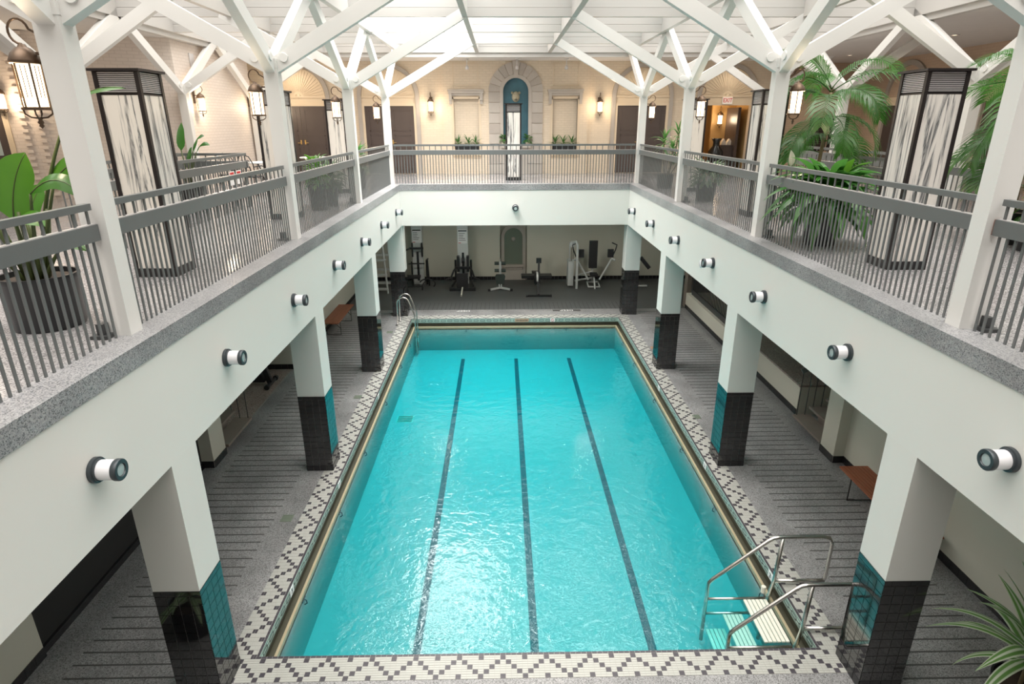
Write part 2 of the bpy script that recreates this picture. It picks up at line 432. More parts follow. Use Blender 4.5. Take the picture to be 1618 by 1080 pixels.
# floor drains
for (x, y, m) in ((-3.56, 12.05, 'drain_green'), (-3.68, 7.75, 'drain_green'), (3.62, 14.95, 'drain_rust'), (3.52, 10.95, 'drain_green'), (-3.62, 16.4, 'drain_green')):
    d = MB(); d.box(-0.085, 0.085, -0.085, 0.085, 0, 0.004)
    for k in range(5): d.box(-0.07, 0.07, -0.065+k*0.03, -0.05+k*0.03, 0.004, 0.007)
    link('floor_drain', d.mesh('floor_drain', m), floor, (x, y, 0))

# ---- pool basin
b = MB(); IX, IY0, IY1, ZF = 3.06, 5.32, 17.50, -0.98
b.box(-IX-0.1, IX+0.1, IY0-0.1, IY1+0.1, ZF-0.2, ZF)
b.box(-IX-0.12, -IX, IY0-0.1, IY1+0.1, ZF, -0.27); b.box(IX, IX+0.12, IY0-0.1, IY1+0.1, ZF, -0.27)
b.box(-IX, IX, IY1, IY1+0.12, ZF, -0.27); b.box(-IX, IX, IY0-0.12, IY0, ZF, -0.27)
basin = struct(b.build('pool_basin', 'pool_paint'), 'pale blue painted swimming pool basin')
for x in (-1.57, 0.0, 1.57):
    link('lane_line', MB().box(x-0.055, x+0.055, 5.9, 16.75, ZF, ZF+0.004).mesh('lane_line', 'lane_dark'), basin)
g = MB()
for k in range(4): g.box(-0.17, 0.17, -0.15+k*0.08, -0.10+k*0.08, 0.004, 0.008)
dr = link('main_drain', MB().box(-0.2, 0.2, -0.18, 0.18, 0, 0.004).mesh('main_drain', 'band_green'), basin, (-2.72, 12.9, ZF))
link('drain_grate', g.mesh('drain_grate', 'drain_green'), dr)['kind'] = 'stuff'
# anchor hooks under the lip
hook = MB(); hook.tube([(0, 0, 0), (0, .03, -.02), (0, .035, -.07), (0, 0, -.09)], .008, 6); hook.tube([(-.06, 0, -.01), (.06, 0, -.01)], .008, 6)
hm = hook.mesh('rope_hook', 'lane_dark')
for x in (-1.5, 0.05, 1.55): link('rope_hook', hm, basin, (x, IY1-0.02, -0.29), (0, 0, PI))
for y in (6.4, 8.3, 10.2, 12.4, 14.6, 16.2):
    link('rope_hook', hm, basin, (-IX+0.01, y, -0.29), (0, 0, -PI/2)); link('rope_hook', hm, basin, (IX-0.01, y, -0.29), (0, 0, PI/2))
# rim band, dark gutter and ochre lip
def ring(mb, xo, yo0, yo1, xi, yi0, yi1, z0, z1):
    mb.box(-xo, -xi, yo0, yo1, z0, z1); mb.box(xi, xo, yo0, yo1, z0, z1)
    mb.box(-xi, xi, yo0, yi0, z0, z1); mb.box(-xi, xi, yi1, yo1, z0, z1)
b = MB(); ring(b, PX+0.05, PY0-0.05, PY1+0.05, PX, PY0, PY1, -0.125, -0.0005); band = link('tile_band', b.mesh('tile_band', 'band_green'), basin)
b = MB(); ring(b, PX+0.054, PY0-0.054, PY1+0.054, PX+0.03, PY0-0.03, PY1+0.03, -0.30, -0.125); link('gutter', b.mesh('gutter', 'gutter_dark'), basin)
b = MB(); ring(b, PX+0.054, PY0-0.054, PY1+0.054, IX, IY0, IY1, -0.31, -0.262); link('gutter_bed', b.mesh('gutter_bed', 'gutter_dark'), basin)
b = MB(); ring(b, IX+0.03, IY0-0.03, IY1+0.03, IX-0.005, IY0+0.005, IY1-0.005, -0.275, -0.215); link('gutter_lip', b.mesh('gutter_lip', 'gutter_lip'), basin)
# dark chain worked into the band
ch = MB()
def chain_link(mb, p, ax):
    def seg(a0, a1, z0, z1):
        if ax == 'x': mb.box(p[0]+a0, p[0]+a1, p[1], p[1]+p[3], z0, z1)
        else: mb.box(p[0], p[0]+p[3], p[1]+a0, p[1]+a1, z0, z1)
    for z in (-0.045, -0.085): seg(-0.06, 0.06, z-0.006, z+0.006)
    seg(-0.066, -0.054, -0.085, -0.045); seg(0.054, 0.066, -0.085, -0.045); seg(0.066, 0.14, -0.069, -0.061)
k = -PX+0.15
while k < PX-0.1: chain_link(ch, (k, PY1-0.003, 0, 0.003), 'x'); k += 0.2
k = PY0+0.15
while k < PY1-0.1:
    chain_link(ch, (-PX, k, 0, 0.003), 'y'); chain_link(ch, (PX-0.003, k, 0, 0.003), 'y'); k += 0.2
for z in (-0.022, -0.108):
    ch.box(-PX, PX, PY1-0.002, PY1, z-0.004, z+0.004)
    ch.box(-PX, -PX+0.002, PY0, PY1, z-0.004, z+0.004); ch.box(PX-0.002, PX, PY0, PY1, z-0.004, z+0.004)
link('chain_pattern', ch.mesh('chain_pattern', 'band_dark'), band)['kind'] = 'stuff'
# depth tiles, no-diving tile, brown plaque on the band
def marker(x, y, rz, mat='paper_white', w=0.13):
    return link('marker_tile', MB().box(-w/2, w/2, -0.006, 0.0, -0.115, -0.01).mesh('marker_tile', mat), basin, (x, y, 0), (0, 0, rz))
t3 = text_mesh('3', 0.10, 0.0015, 'band_dark')
for (x, y, rz) in ((-PX, 6.3, PI/2), (-PX, 8.75, PI/2), (-PX, 12.2, PI/2), (PX, 6.45, -PI/2), (PX, 12.5, -PI/2), (PX, 9.2, -PI/2)):
    t = marker(x, y, rz); link('numeral', t3, t, (0, -0.008, -0.062), (PI/2, 0, 0))
t = marker(1.14, PY1, 0, w=0.14)
r_ = MB(); r_.lathe([(0.036, -0.003), (0.046, -0.003), (0.046, 0.0), (0.036, 0.0), (0.036, -0.003)], (0, -0.007, -0.062), 20, 'y'); r_.beam((-0.028, -0.0085, -0.034), (0.028, -0.0085, -0.09), 0.003, 0.008)
link('no_diving_symbol', r_.mesh('no_diving_symbol', 'red_ink'), t)
t = marker(0.20, PY1, 0, 'brown_tile', 0.42)
lt = MB()
for k, h in enumerate((1, .7, 1, 1, .8, 1, 1)): lt.box(-0.16+k*0.05, -0.135+k*0.05, -0.009, -0.006, -0.062-0.025*h, -0.062+0.025*h)
link('worn_lettering', lt.mesh('worn_lettering', 'groove_dark'), t)
deep = text_mesh('DEEP', 0.20, 0.001, 'paper_white')
for x, dark in ((1.65, True), (-1.63, False)):
    t = link('depth_sign', MB().box(-0.44, 0.44, -0.085, 0.085, 0, 0.0035).mesh('depth_sign', 'groove_dark' if dark else 'terrazzo_deck'), floor, (x, 18.40, 0))
    link('lettering', deep, t, (0, 0, 0.005), (0, 0, PI), (0.95, 1.0, 1))

# ---- mosaic border round the pool (tiny tiles, joined)
U = 0.0607
light, dark, edge = MB(), MB(), MB()
def is_dark(i, r):
    k = i % 8; d = min(k, 8-k)
    if d == r: return True
    return (r == 0 and k == 4) or (r == 4 and k == 0)
def cell(mb, x0, x1, y0, y1, halves):
    g = 0.0022
    if halves == 'x':
        xm = (x0+x1)/2; mb.box(x0+g, xm-g*.6, y0+g, y1-g, 0.0005, 0.0045); mb.box(xm+g*.6, x1-g, y0+g, y1-g, 0.0005, 0.0045)
    elif halves == 'y':
        ym = (y0+y1)/2; mb.box(x0+g, x1-g, y0+g, ym-g*.6, 0.0005, 0.0045); mb.box(x0+g, x1-g, ym+g*.6, y1-g, 0.0005, 0.0045)
EB = 0.032
x0 = -PX-EB-5*U; nx = int((2*PX+2*EB)/U)+11
for i in range(nx):
    for r in range(5):
        a = x0+i*U
        for far in (0, 1):
            yy = (PY0-EB-(r+1)*U) if not far else (PY1+EB+r*U)
            cell(dark if is_dark(i-2, r) else light, a, a+U, yy, yy+U, 'y')
y0 = PY0-EB; ny = int((PY1-PY0+2*EB)/U)+1
for i in range(ny):
    for r in range(5):
        a = y0+i*U
        if a+U > PY1+EB+0.01: continue
        for s in (-1, 1):
            xx = PX+EB+r*U; xa, xb = (xx, xx+U) if s > 0 else (-xx-U, -xx)
            cell(dark if is_dark(i+(3 if s > 0 else 0), r) else light, xa, xb, a, a+U, 'x')
k = -PX-EB
while k < PX+EB:
    for ya in (PY0-EB+0.002, PY1+0.002): edge.box(k+.002, k+U-.002, ya, ya+EB-0.004, 0.0005, 0.0045)
    k += U
k = PY0
while k < PY1:
    for xa in (-PX-EB+0.002, PX+0.002): edge.box(xa, xa+EB-0.004, k+.002, k+U-.002, 0.0005, 0.0045)
    k += U
b = MB(); XO = PX+EB+5*U; ring(b, XO, PY0-EB-5*U, PY1+EB+5*U, PX, PY0, PY1, 0, 0.0022)
bed = link('mosaic_bed', b.mesh('mosaic_bed', 'mosaic_grout'), floor)
for nm, mb, mt in (('white_mosaic', light, 'mosaic_light'), ('dark_mosaic', dark, 'mosaic_dark'), ('edge_mosaic', edge, 'mosaic_dark')):
    link(nm, mb.mesh(nm, mt, uv=False), bed)['kind'] = 'stuff'

# ---- water
b = MB(); b.box(-IX+0.0, IX-0.0, IY0, IY1, ZF+0.006, -0.255)
tag(b.build('pool_water', 'pool_water'), 'clear turquoise water filling the swimming pool', 'water', kind='stuff')

# ---- beams round the pool opening
for nm, a, lb in (('wall_beam_left', (-WX-CW, -WX, 0.3, 18.34), 'white beam above the left columns'), ('wall_beam_right', (WX, WX+CW, 0.3, 18.34), 'white beam above the right columns'),
              ('wall_beam_far', (-WX, WX, YFAR, YFAR+CW), 'white beam across the far end above the exercise area'), ('wall_beam_near', (-WX, WX, 0.05, 0.5), None)):
    struct(MB().box(*a, ZS, ZG).build(nm, 'white_paint'), lb)
# ---- mezzanine slab: terrazzo floor with its exposed edge
def frame(mb, z0, z1, ov=0.0):
    mb.box(-13.5, -WX+ov, -4, 23, z0, z1); mb.box(WX-ov, 13.5, -4, 23, z0, z1)
    mb.box(-WX+ov, WX-ov, YFAR-ov, 23, z0, z1); mb.box(-WX+ov, WX-ov, -4, 0.5+ov, z0, z1)
b = MB()
b.box(-13.5, -3.62, -4, 23, ZG, ZL); b.box(3.62, 13.5, -4, 23, ZG, ZL); b.box(-3.62, 3.62, 18.2, 23, ZG, ZL); b.box(-3.62, 3.62, -4, 0.2, ZG, ZL)
mezz = struct(b.build('floor_mezzanine', 'terrazzo_mezz'), 'glossy speckled terrazzo floor of the gallery')
b = MB(); ov = 0.012
b.box(-3.62, -WX+ov, 0.2, 18.2, ZG, ZL); b.box(WX-ov, 3.62, 0.2, 18.2, ZG, ZL); b.box(-WX+ov, WX-ov, YFAR-ov, 18.2, ZG, ZL); b.box(-WX+ov, WX-ov, 0.2, 0.5+ov, ZG, ZL)
struct(b.build('trim_1', 'terrazzo_ledge'), 'grey granite ledge round the gallery edge')
b = MB(); b.box(-13.5, -WX-CW, -4, 23, 3.4, ZG); b.box(WX+CW, 13.5, -4, 23, 3.4, ZG); b.box(-WX-CW, WX+CW, YFAR+CW, 23, 3.4, ZG); b.box(-WX-CW, WX+CW, -4, 0.05, 3.4, ZG)
struct(b.build('ceiling_lower', 'lower_ceiling'), 'pale ceiling over the pool surround')

# ---- columns: painted shaft above, glazed black tile below
TL = 0.1055; PIT = CW/4; RH = 0.112
tile_m = MB().box(-TL/2, TL/2, -0.006, 0, -RH/2+.003, RH/2-.003).mesh('tile', 'black_tile')
trim_m = MB().box(-PIT*.83, PIT*.83, -0.006, 0, -0.025, 0.025).mesh('trim_tile', 'black_tile')
trim_s = MB().box(-PIT*.31, PIT*.31, -0.006, 0, -0.025, 0.025).mesh('trim_tile', 'black_tile')
base_m = MB().box(-PIT*.475, PIT*.475, -0.010, 0, 0.001, 0.103).mesh('base_tile', 'black_tile_base')
ORD = ['nearest', 'second nearest', 'third nearest', 'farthest']
for side, s in (('left', -1), ('right', 1)):
    for k, y in enumerate(YC):
        t = thing('column', f'white column with black glazed tile base, {ORD[k]} on the {side} side of the pool', 'column', (s*(WX+CW/2), y+CW/2, 0), group=f'columns along the {side} side of the pool')
        h = CW/2
        MB().box(-h, h, -h, h, ZT, ZS+0.001).build('shaft', 'column_white', t)
        MB().box(-h+.005, h-.005, -h+.005, h-.005, 0, ZT).build('tile_core', 'grout_grey', t)
        faces = [(0, Vector((0, -h+.004, 0))), (-s*PI/2*1, Vector((-s*(h-.004), 0, 0)))]
        hid = MB()
        def put(mesh, rot, org, u, z, dims):
            m = Matrix.Translation(org) @ Matrix.Rotation(rot, 4, 'Z') @ Matrix.Translation((u, 0, z))
            if k < 2 and dims is not None:
                link(mesh.name.split('.')[0], mesh, t, matrix=m)
            else:
                i = len(hid.v); hid.v += [tuple(m @ v.co) for v in mesh.vertices]
                hid.f += [tuple(i+q for q in p.vertices) for p in mesh.polygons]
        allf = [(0, Vector((0, -h+.004, 0)), 1), (-PI/2, Vector((-h+.004, 0, 0)), 1 if s > 0 else None), (PI/2, Vector((h-.004, 0, 0)), 1 if s < 0 else None), (PI, Vector((0, h-.004, 0)), None)]
        for rot, org, vis in allf:
            for c in range(4):
                u = (c-1.5)*PIT
                put(base_m, rot, org, u, 0, vis)
                for r in range(11): put(tile_m, rot, org, u, 0.106+RH*(r+.5), vis)
            zt = 0.106+RH*11+0.03
            for u, me in ((-PIT*1.69, trim_s), (-PIT*.52, trim_m), (PIT*1.17, trim_m)): put(me, rot, org, u, zt, vis)
        if hid.v:
            me = hid.mesh('tile_facing', 'black_tile', uv=False); link('tile_facing', me, t)['kind'] = 'stuff'
print('setting 1 done')

# ---- walls of the pool level
LW = -5.56
b = MB(); b.box(-5.9, LW, -3.5, 5.28, 0, 3.4); struct(b.build('wall_lower_left', 'cream_wall'), 'cream wall pier at the left edge of the deck')
struct(MB().box(-5.95, -5.62, 5.28, 9.22, 0, 3.4).build('window_1', 'louvre_back'), 'dark glazed opening behind the left columns')
struct(MB().box(-5.62, -5.58, 5.28, 9.22, 0, 0.09).build('trim_2', 'black_tile_base'))
struct(MB().box(-5.75, -5.41, 9.22, 9.70, 0, 3.4).build('wall_pier_left', 'cream_wall'), 'cream pier beside the left steps')
b = MB(); b.box(-8.0, -7.8, 9.2, 13.9, 0, 3.4); b.box(-8, -5.46, 13.7, 13.9, 0, 3.4); b.box(-8, -5.75, 9.0, 9.2, 0, 3.4)
b.box(-5.66, -5.46, 13.9, YG, 0, 3.4); struct(b.build('wall_side_left', 'cream_wall'), 'cream wall behind the left slatted bench')
RW = 5.56
b = MB(); b.box(RW, 5.9, -3.5, 9.16, 0, 3.4); struct(b.build('wall_lower_right', 'cream_wall'), 'cream wall behind the right slatted bench')
struct(MB().box(5.37, 5.75, 9.16, 9.60, 0, 3.4).build('wall_pier_right', 'cream_wall'), 'cream pier beside the right steps')
b = MB(); b.box(8.0, 8.2, 9.0, YG, 0, 3.4); b.box(5.75, 8.0, 9.0, 9.2, 0, 3.4); struct(b.build('wall_side_right', 'cream_wall'))
b = MB(); b.box(5.58, 8.0, 11.0, 14.6, 0, 0.62); b.box(5.50, 8.0, 14.6, 18.6, 0, 0.50)
struct(b.build('wall_ledge_right', 'cream_wall'), 'low cream retaining wall behind the right columns')
struct(MB().box(5.56, 8.0, 10.98, 14.62, 0.62, 0.66).build('floor_ledge', 'terrazzo_side'), 'reddish speckled raised floor behind the right columns')
struct(MB().box(5.50, 5.64, 18.6, 18.9, 0, 2.2).build('door_5', 'step_wood'), 'narrow brown panel at the end of the right ledge')
b = MB(); b.box(-5.66, 0.04-0.50, YG, YG+0.3, 0, 3.4); b.box(0.04+0.50, 8.2, YG, YG+0.3, 0, 3.4); b.box(-0.46, 0.54, YG+0.25, YG+0.3, 0, 3.4)
struct(b.build('wall_gym', 'cream_wall'), 'dim cream wall behind the exercise machines')
struct(MB().box(-9, 9, -3.7, -3.5, 0, 3.4).build('wall_lower_near', 'cream_wall'))
# tiled cove base
cove = MB().box(-0.072, 0.072, -0.014, 0, 0, 0.125).mesh('base_tile', 'black_tile_base')
def baseboard(name, x0, y0, x1, y1, label, single=True):
    p = Vector((x0, y0, 0)); d = Vector((x1-x0, y1-y0, 0)); L = d.length; d.normalize(); n = max(1, int(L/0.148)); ang = math.atan2(d.y, d.x)
    core = MB(); core.beam(p+Vector((0, 0, .06)), p+d*L+Vector((0, 0, .06)), 0.012, 0.118)
    o = struct(core.build(name, 'grout_grey'), label)
    if single:
        for i in range(n):
            q = p+d*(L*(i+.5)/n); link('base_tile', cove, o, tuple(q), (0, 0, ang), (L/n/0.148, 1, 1))
    else:
        mb = MB()
        for i in range(n):
            q = p+d*(L*(i+.5)/n); m = Matrix.Translation(q) @ Matrix.Rotation(ang, 4, 'Z'); j = len(mb.v)
            mb.v += [tuple(m @ v.co) for v in cove.vertices]; mb.f += [tuple(j+a for a in pp.vertices) for pp in cove.polygons]
        link('base_tiles', mb.mesh('base_tiles', 'black_tile_base', uv=False), o)['kind'] = 'stuff'
baseboard('baseboard_right', RW, 9.16, RW, 3.6, 'black tile cove base along the right wall')
baseboard('baseboard_pier_right', 5.37, 9.6, 5.37, 9.16, 'black tile base of the right pier')
baseboard('baseboard_pier_right_near', 5.37, 9.16, 5.56, 9.16, 'black tile base on the near face of the right pier')
baseboard('baseboard_ledge', 5.58, 14.6, 5.58, 11.0, 'black tile base of the low right wall')
baseboard('baseboard_ledge_far', 5.50, 18.6, 5.50, 14.6, 'black tile base of the far low right wall', False)
baseboard('baseboard_left', LW, 3.6, LW, 5.28, 'black tile cove base along the left pier')
baseboard('baseboard_pier_left', -5.41, 9.22, -5.41, 9.70, 'black tile base of the left pier')
baseboard('baseboard_pier_left_near', -5.75, 9.22, -5.41, 9.22, 'black tile base on the near face of the left pier')
baseboard('baseboard_cross', -7.8, 13.7, -5.46, 13.7, 'black tile base of the cross wall behind the exercise bike')
baseboard('baseboard_side_left', -5.46, 13.7, -5.46, 22.4, 'black tile base behind the left bench', False)
baseboard('baseboard_gym', -5.4, YG, -0.5, YG, 'black tile base of the gym wall left of the niche', False)
baseboard('baseboard_gym_right', 0.55, YG, 7.9, YG, 'black tile base of the gym wall right of the niche', False)

# ---- arched stone niche in the gym wall
def arch_poly(xc, hw, z0, zs, n=18):
    return [(xc-hw, z0)]+[(xc-hw*math.cos(PI*i/n), zs+hw*math.sin(PI*i/n)) for i in range(n+1)]+[(xc+hw, z0)]
def arch_band(mb, xc, hi, ho, z0, zs, y0, y1, n=18):
    a = arch_poly(xc, ho, z0, zs, n); c = arch_poly(xc, hi, z0, zs, n)
    for i in range(len(a)-1):
        j = len(mb.v)
        for y in (y0, y1): mb.v += [(a[i][0], y, a[i][1]), (a[i+1][0], y, a[i+1][1]), (c[i+1][0], y, c[i+1][1]), (c[i][0], y, c[i][1])]
        mb.f += [(j+3, j+2, j+1, j), (j+4, j+5, j+6, j+7), (j, j+1, j+5, j+4), (j+2, j+3, j+7, j+6)]
def arch_fill(mb, xc, hw, z0, zs, y0, y1, n=18): mb.prism(arch_poly(xc, hw, z0, zs, n), y0, y1)
nich = struct(link('trim_3', None), 'brown stone arched fountain niche in the gym wall')
b = MB(); arch_band(b, 0.04, 0.34, 0.46, 0, 1.62, YG-0.05, YG+0.02); link('arch_surround', b.weld().mesh('arch_surround', 'sandstone'), nich)
b = MB(); arch_fill(b, 0.04, 0.34, 0.55, 1.62, YG-0.01, YG+0.03); link('niche_panel', b.mesh('niche_panel', 'drain_green'), nich)
b = MB(); b.box(-0.34, 0.42, YG-0.12, YG, 0.50, 0.60); b.box(-0.28, 0.36, YG-0.08, YG, 0.40, 0.50); link('niche_shelf', b.mesh('niche_shelf', 'sandstone'), nich)
b = MB(); b.box(-0.30, 0.38, YG-0.05, YG, 0.0, 0.40); link('niche_base', b.mesh('niche_base', 'sandstone_pale'), nich)
b = MB(); b.lathe([(0.0, -0.05), (0.05, -0.04), (0.075, 0)], (0.04, YG-0.01, 1.55), 14, 'y'); link('rosette', b.mesh('rosette', 'sandstone'), nich)

# ================================================================== ROOF
XR = [-8.05, -5.8, -3.47, -1.1, 1.1, 3.47, 5.8, 8.05]
YT = [-1.7+2.2*k for k in range(11)]      # ... 13.7, 15.9, 18.1, 20.3
ZB, ZTOP = 7.62, 8.62
roof = struct(link('ceiling_skylight', None), 'white planked skylight wells of the glazed roof')
for x in XR:
    link('rib', MB().box(x-0.055, x+0.055, -1.7, 20.3, ZB, ZTOP).mesh('rib', 'plank_white'), roof)
PH = 0.166
pl_cache = {}
for y in YT:
    for i in range(7):
        xa, xb = XR[i]+0.055, XR[i+1]-0.055
        for r in range(6):
            key = (round(xb-xa, 3), r % 3)
            if key not in pl_cache:
                w = (xb-xa)/2
                t_ = 0.05 if r % 3 else 0.056
                pl_cache[key] = MB().box(-w, w, -t_, t_, 0.003, PH-0.003).mesh('plank', 'plank_white')
            link('plank', pl_cache[key], roof, ((xa+xb)/2, y, ZB+r*PH))
# fascia at the skylight edge, plaster ceiling beyond
b = MB(); b.box(-8.2, 8.2, 20.3, 20.42, ZC, ZB+0.08); b.box(-8.2, -8.05, -1.8, 20.42, ZC, ZB+0.08); b.box(8.05, 8.2, -1.8, 20.42, ZC, ZB+0.08)
struct(b.build('trim_4', 'plank_white'), 'white fascia round the skylight')
b = MB(); b.box(-13.5, -8.12, -4, 23.2, ZC+0.02, ZC+0.2); b.box(8.12, 13.5, -4, 23.2, ZC+0.02, ZC+0.2); b.box(-8.12, 8.12, 20.36, 23.2, ZC+0.02, ZC+0.2); b.box(-8.12, 8.12, -4, -1.75, ZC+0.02, ZC+0.2)
struct(b.build('ceiling', 'soffit_plaster'), 'grey plaster ceiling round the skylight')
b = MB(); b.box(-8.3, -8.05, -2, 20.6, ZC+0.2, 8.95); b.box(8.05, 8.3, -2, 20.6, ZC+0.2, 8.95); b.box(-8.05, 8.05, 20.36, 20.6, ZC+0.2, 8.95); b.box(-8.05, 8.05, -2, -1.75, ZC+0.2, 8.95)
struct(b.build('wall_skylight_kerb', 'plank_white'))

# ---- upper walls
b = MB(); b.box(-13.5, -8.9, YB, YB+0.3, ZL, ZC+0.1); b.box(-8.9, 8.3, YB, YB+0.3, ZL, ZC+0.1)
XCB = 0.11
def wall_with_holes(name, x0, x1, y0, y1, z0, z1, holes, mat, label=None):
    # rectangular openings (xa, xb, za, zb) in a wall that faces the camera
    b = MB(); xs = sorted(holes); cur = x0
    for (xa, xb, za, zb) in xs:
        b.box(cur, xa, y0, y1, z0, z1)
        if za > z0: b.box(xa, xb, y0, y1, z0, za)
        if zb < z1: b.box(xa, xb, y0, y1, zb, z1)
        cur = xb
    b.box(cur, x1, y0, y1, z0, z1)
    return struct(b.build(name, mat), label)
CORX0, CORX1 = 6.34, 8.08
wall_with_holes('wall_back', -13.5, 9.0, YB, YB+0.25, ZL, ZC+0.05, [(CORX0, CORX1, ZL, 6.16)], 'brick_cream', 'cream painted brick wall at the far end of the gallery')
wall_with_holes('wall_back_bay', XCB-2.42, XCB+2.42, YB-0.12, YB, ZL, ZC+0.03, [(XCB-2.07, XCB-1.24, 4.62, 6.36), (XCB-0.415, XCB+0.415, 4.86, 7.0), (XCB+1.24, XCB+2.07, 4.62, 6.36)], 'brick_cream', 'projecting brick bay round the blue niche')
struct(MB().box(9.0, 13.5, 22.5, 22.8, ZL, ZC+0.05).build('wall_back_right', 'brick_tan'), 'tan brick wall in the far right corner')
struct(MB().box(8.75, 9.0, YB, 22.8, ZL, ZC+0.05).build('wall_return_right', 'brick_tan'))
struct(MB().box(12.3, 12.6, -4, 22.8, ZL, ZC+0.05).build('wall_right', 'brick_tan'), 'tan brick wall on the right of the gallery')
struct(MB().box(-8.6, -8.22, 16.0, 20.6, ZL, ZC+0.05).build('wall_block_left', 'brick_pink'), 'pale painted brick block carrying two lanterns on the left')
b = MB(); b.prism([(-13.5, 13.2), (-8.22, 16.0), (-8.6, 16.4), (-13.5, 13.6)], ZL, ZC+0.05, 'z')
struct(b.build('wall_left', 'brick_pink'), 'pale painted brick wall on the left of the gallery')
struct(MB().box(-13.5, -13.2, -4, 23, ZL, ZC+0.05).build('wall_far_left', 'brick_pink'))
struct(MB().box(-13.5, 13.5, -4.2, -4, ZL, ZC+0.2).build('wall_near', 'brick_cream'))
print('setting 2 done')

# ================================================================== STEEL TREES
def arm(mb, p0, p1, w=0.115, h=0.2):
    # sloping plate girder whose upper end is cut level under the roof rib
    a = Vector(p0); b = Vector(p1); mb.beam(a, b, w, h)
def make_post(x, y, dirs, label, zb=ZL, wall=False):
    t = thing('steel_post', label, 'post', (x, y, zb), group='white steel posts that branch under the roof')
    H = 6.40-zb
    MB().box(-0.098, 0.098, -0.085, 0.085, 0, H).build('post', 'steel_white', t)
    MB().box(-0.102, 0.102, -0.09, 0.09, H-0.06, H+0.06).build('head', 'steel_white', t)
    for dx, dy, L in dirs:
        z0, z1 = 6.36-zb, 7.70-zb
        m = MB(); arm(m, (dx*0.03, dy*0.03, z0), (dx*L, dy*L, z1), 0.115 if dx else 0.13, 0.2)
        br = m.build('branch', 'steel_white', t)
        pz = z0+0.17*(z1-z0)/L+0.02
        for s_ in (-1, 1):
            c = MB()
            if dx: c.cyl((dx*0.20, s_*0.056, pz), (dx*0.20, s_*0.075, pz), 0.062, 0.058, 18)
            else: c.cyl((s_*0.062, dy*0.20, pz), (s_*0.08, dy*0.20, pz), 0.062, 0.058, 18)
            c.build('bolt_cap', 'steel_white', br)
    if not wall:
        m = MB(); e = 0.10 if x > 0 else -0.10; m.box(e-0.07, e+0.07, -0.20, -0.087, 0, 0.03); m.box(e-0.03, e+0.03, -0.16, -0.087, 0.03, 0.12); m.build('junction_box', 'rail_dark', t)
    return t
AX = 2.38; AY = 2.2
for side, s in (('left', -1), ('right', 1)):
    for k, y in enumerate(YP):
        make_post(s*3.59, y, [(1, 0, AX+(0.09 if s < 0 else 0)), (-1, 0, AX+(0.09 if s > 0 else 0)), (0, 1, AY), (0, -1, AY)], f'white steel branching post at the ledge, {ORD[k]} on the {side} side')
    for k, y in enumerate([11.5, 15.9, 20.3]):
        dirs = [(-s, 0, 2.25), (0, -1, AY), (s, 0, 1.9)] + ([(0, 1, AY)] if y < 20 else [])
        if s < 0 and y > 12: dirs = [d for d in dirs if d[0] != s]
        nm = ['nearer', 'middle', 'farthest'][k]
        make_post(s*8.06, y, dirs, f'white steel branching post by the {side} gallery wall, {nm} one', wall=True)

# ================================================================== GALLERY RAILING
bal_m = MB().box(-0.011, 0.011, -0.0055, 0.0055, 0.0, 0.80).mesh('baluster', 'rail_grey')
up_m = MB().box(-0.011, 0.011, -0.006, 0.006, 0.90, 1.05).mesh('upper_baluster', 'rail_grey')
def railing(p, q, label, zb=ZL, sp=0.0815, end_a=0.03, end_b=0.03, dark=False, rust=False, group='grey gallery railing panels', z1=None, plate=0.125):
    p = Vector((p[0], p[1], zb)); q = Vector((q[0], q[1], zb if z1 is None else z1)); d = q-p; L = d.length; ang = math.atan2(d.y, d.x)
    t = thing('railing', label, 'railing', tuple(p), ang, group)
    sl = d.z/math.hypot(d.x, d.y); L2 = math.hypot(d.x, d.y); mt = 'rail_dark' if dark else 'rail_grey'
    def slab(x0, x1, y0, y1, z0, zt):
        m = MB(); j = 0
        m.v = [(x0, y0, z0+sl*x0), (x1, y0, z0+sl*x1), (x1, y1, z0+sl*x1), (x0, y1, z0+sl*x0), (x0, y0, zt+sl*x0), (x1, y0, zt+sl*x1), (x1, y1, zt+sl*x1), (x0, y1, zt+sl*x0)]
        m.f = [(0, 3, 2, 1), (4, 5, 6, 7), (0, 1, 5, 4), (1, 2, 6, 5), (2, 3, 7, 6), (3, 0, 4, 7)]
        return m
    slab(-end_a, L2+end_b, -0.026, 0.026, 1.035, 1.085).build('top_rail', mt, t)
    mr = slab(-end_a-0.02, L2+end_b+0.02, -0.034, 0.034, 0.925-plate, 0.925).build('mid_rail', mt, t)
    slab(-end_a-0.015, L2+end_b+0.015, -0.02, 0.02, 0.925, 0.931).build('rail_edge', 'louvre_silver' if not dark else 'rail_dark', mr)
    if rust:
        MB().box(-end_a-0.026, -end_a-0.0205, -0.034, 0.034, 0.80, 0.925).build('rusty_end', 'rust', mr)
    n = int(L2/sp)
    for i in range(n+1):
        u = L2*i/n
        link('baluster', bal_m, t, (u, 0, sl*u)) if not dark else link('baluster', bal_d, t, (u, 0, sl*u))
        if i % 2 == 0: link('upper_baluster', up_m if not dark else up_d, t, (u, 0, sl*u))
    return t
bal_d = MB().box(-0.0105, 0.0105, -0.0105, 0.0105, 0.0, 0.80).mesh('baluster', 'rail_dark')
up_d = MB().box(-0.011, 0.011, -0.011, 0.011, 0.90, 1.05).mesh('upper_baluster', 'rail_dark')
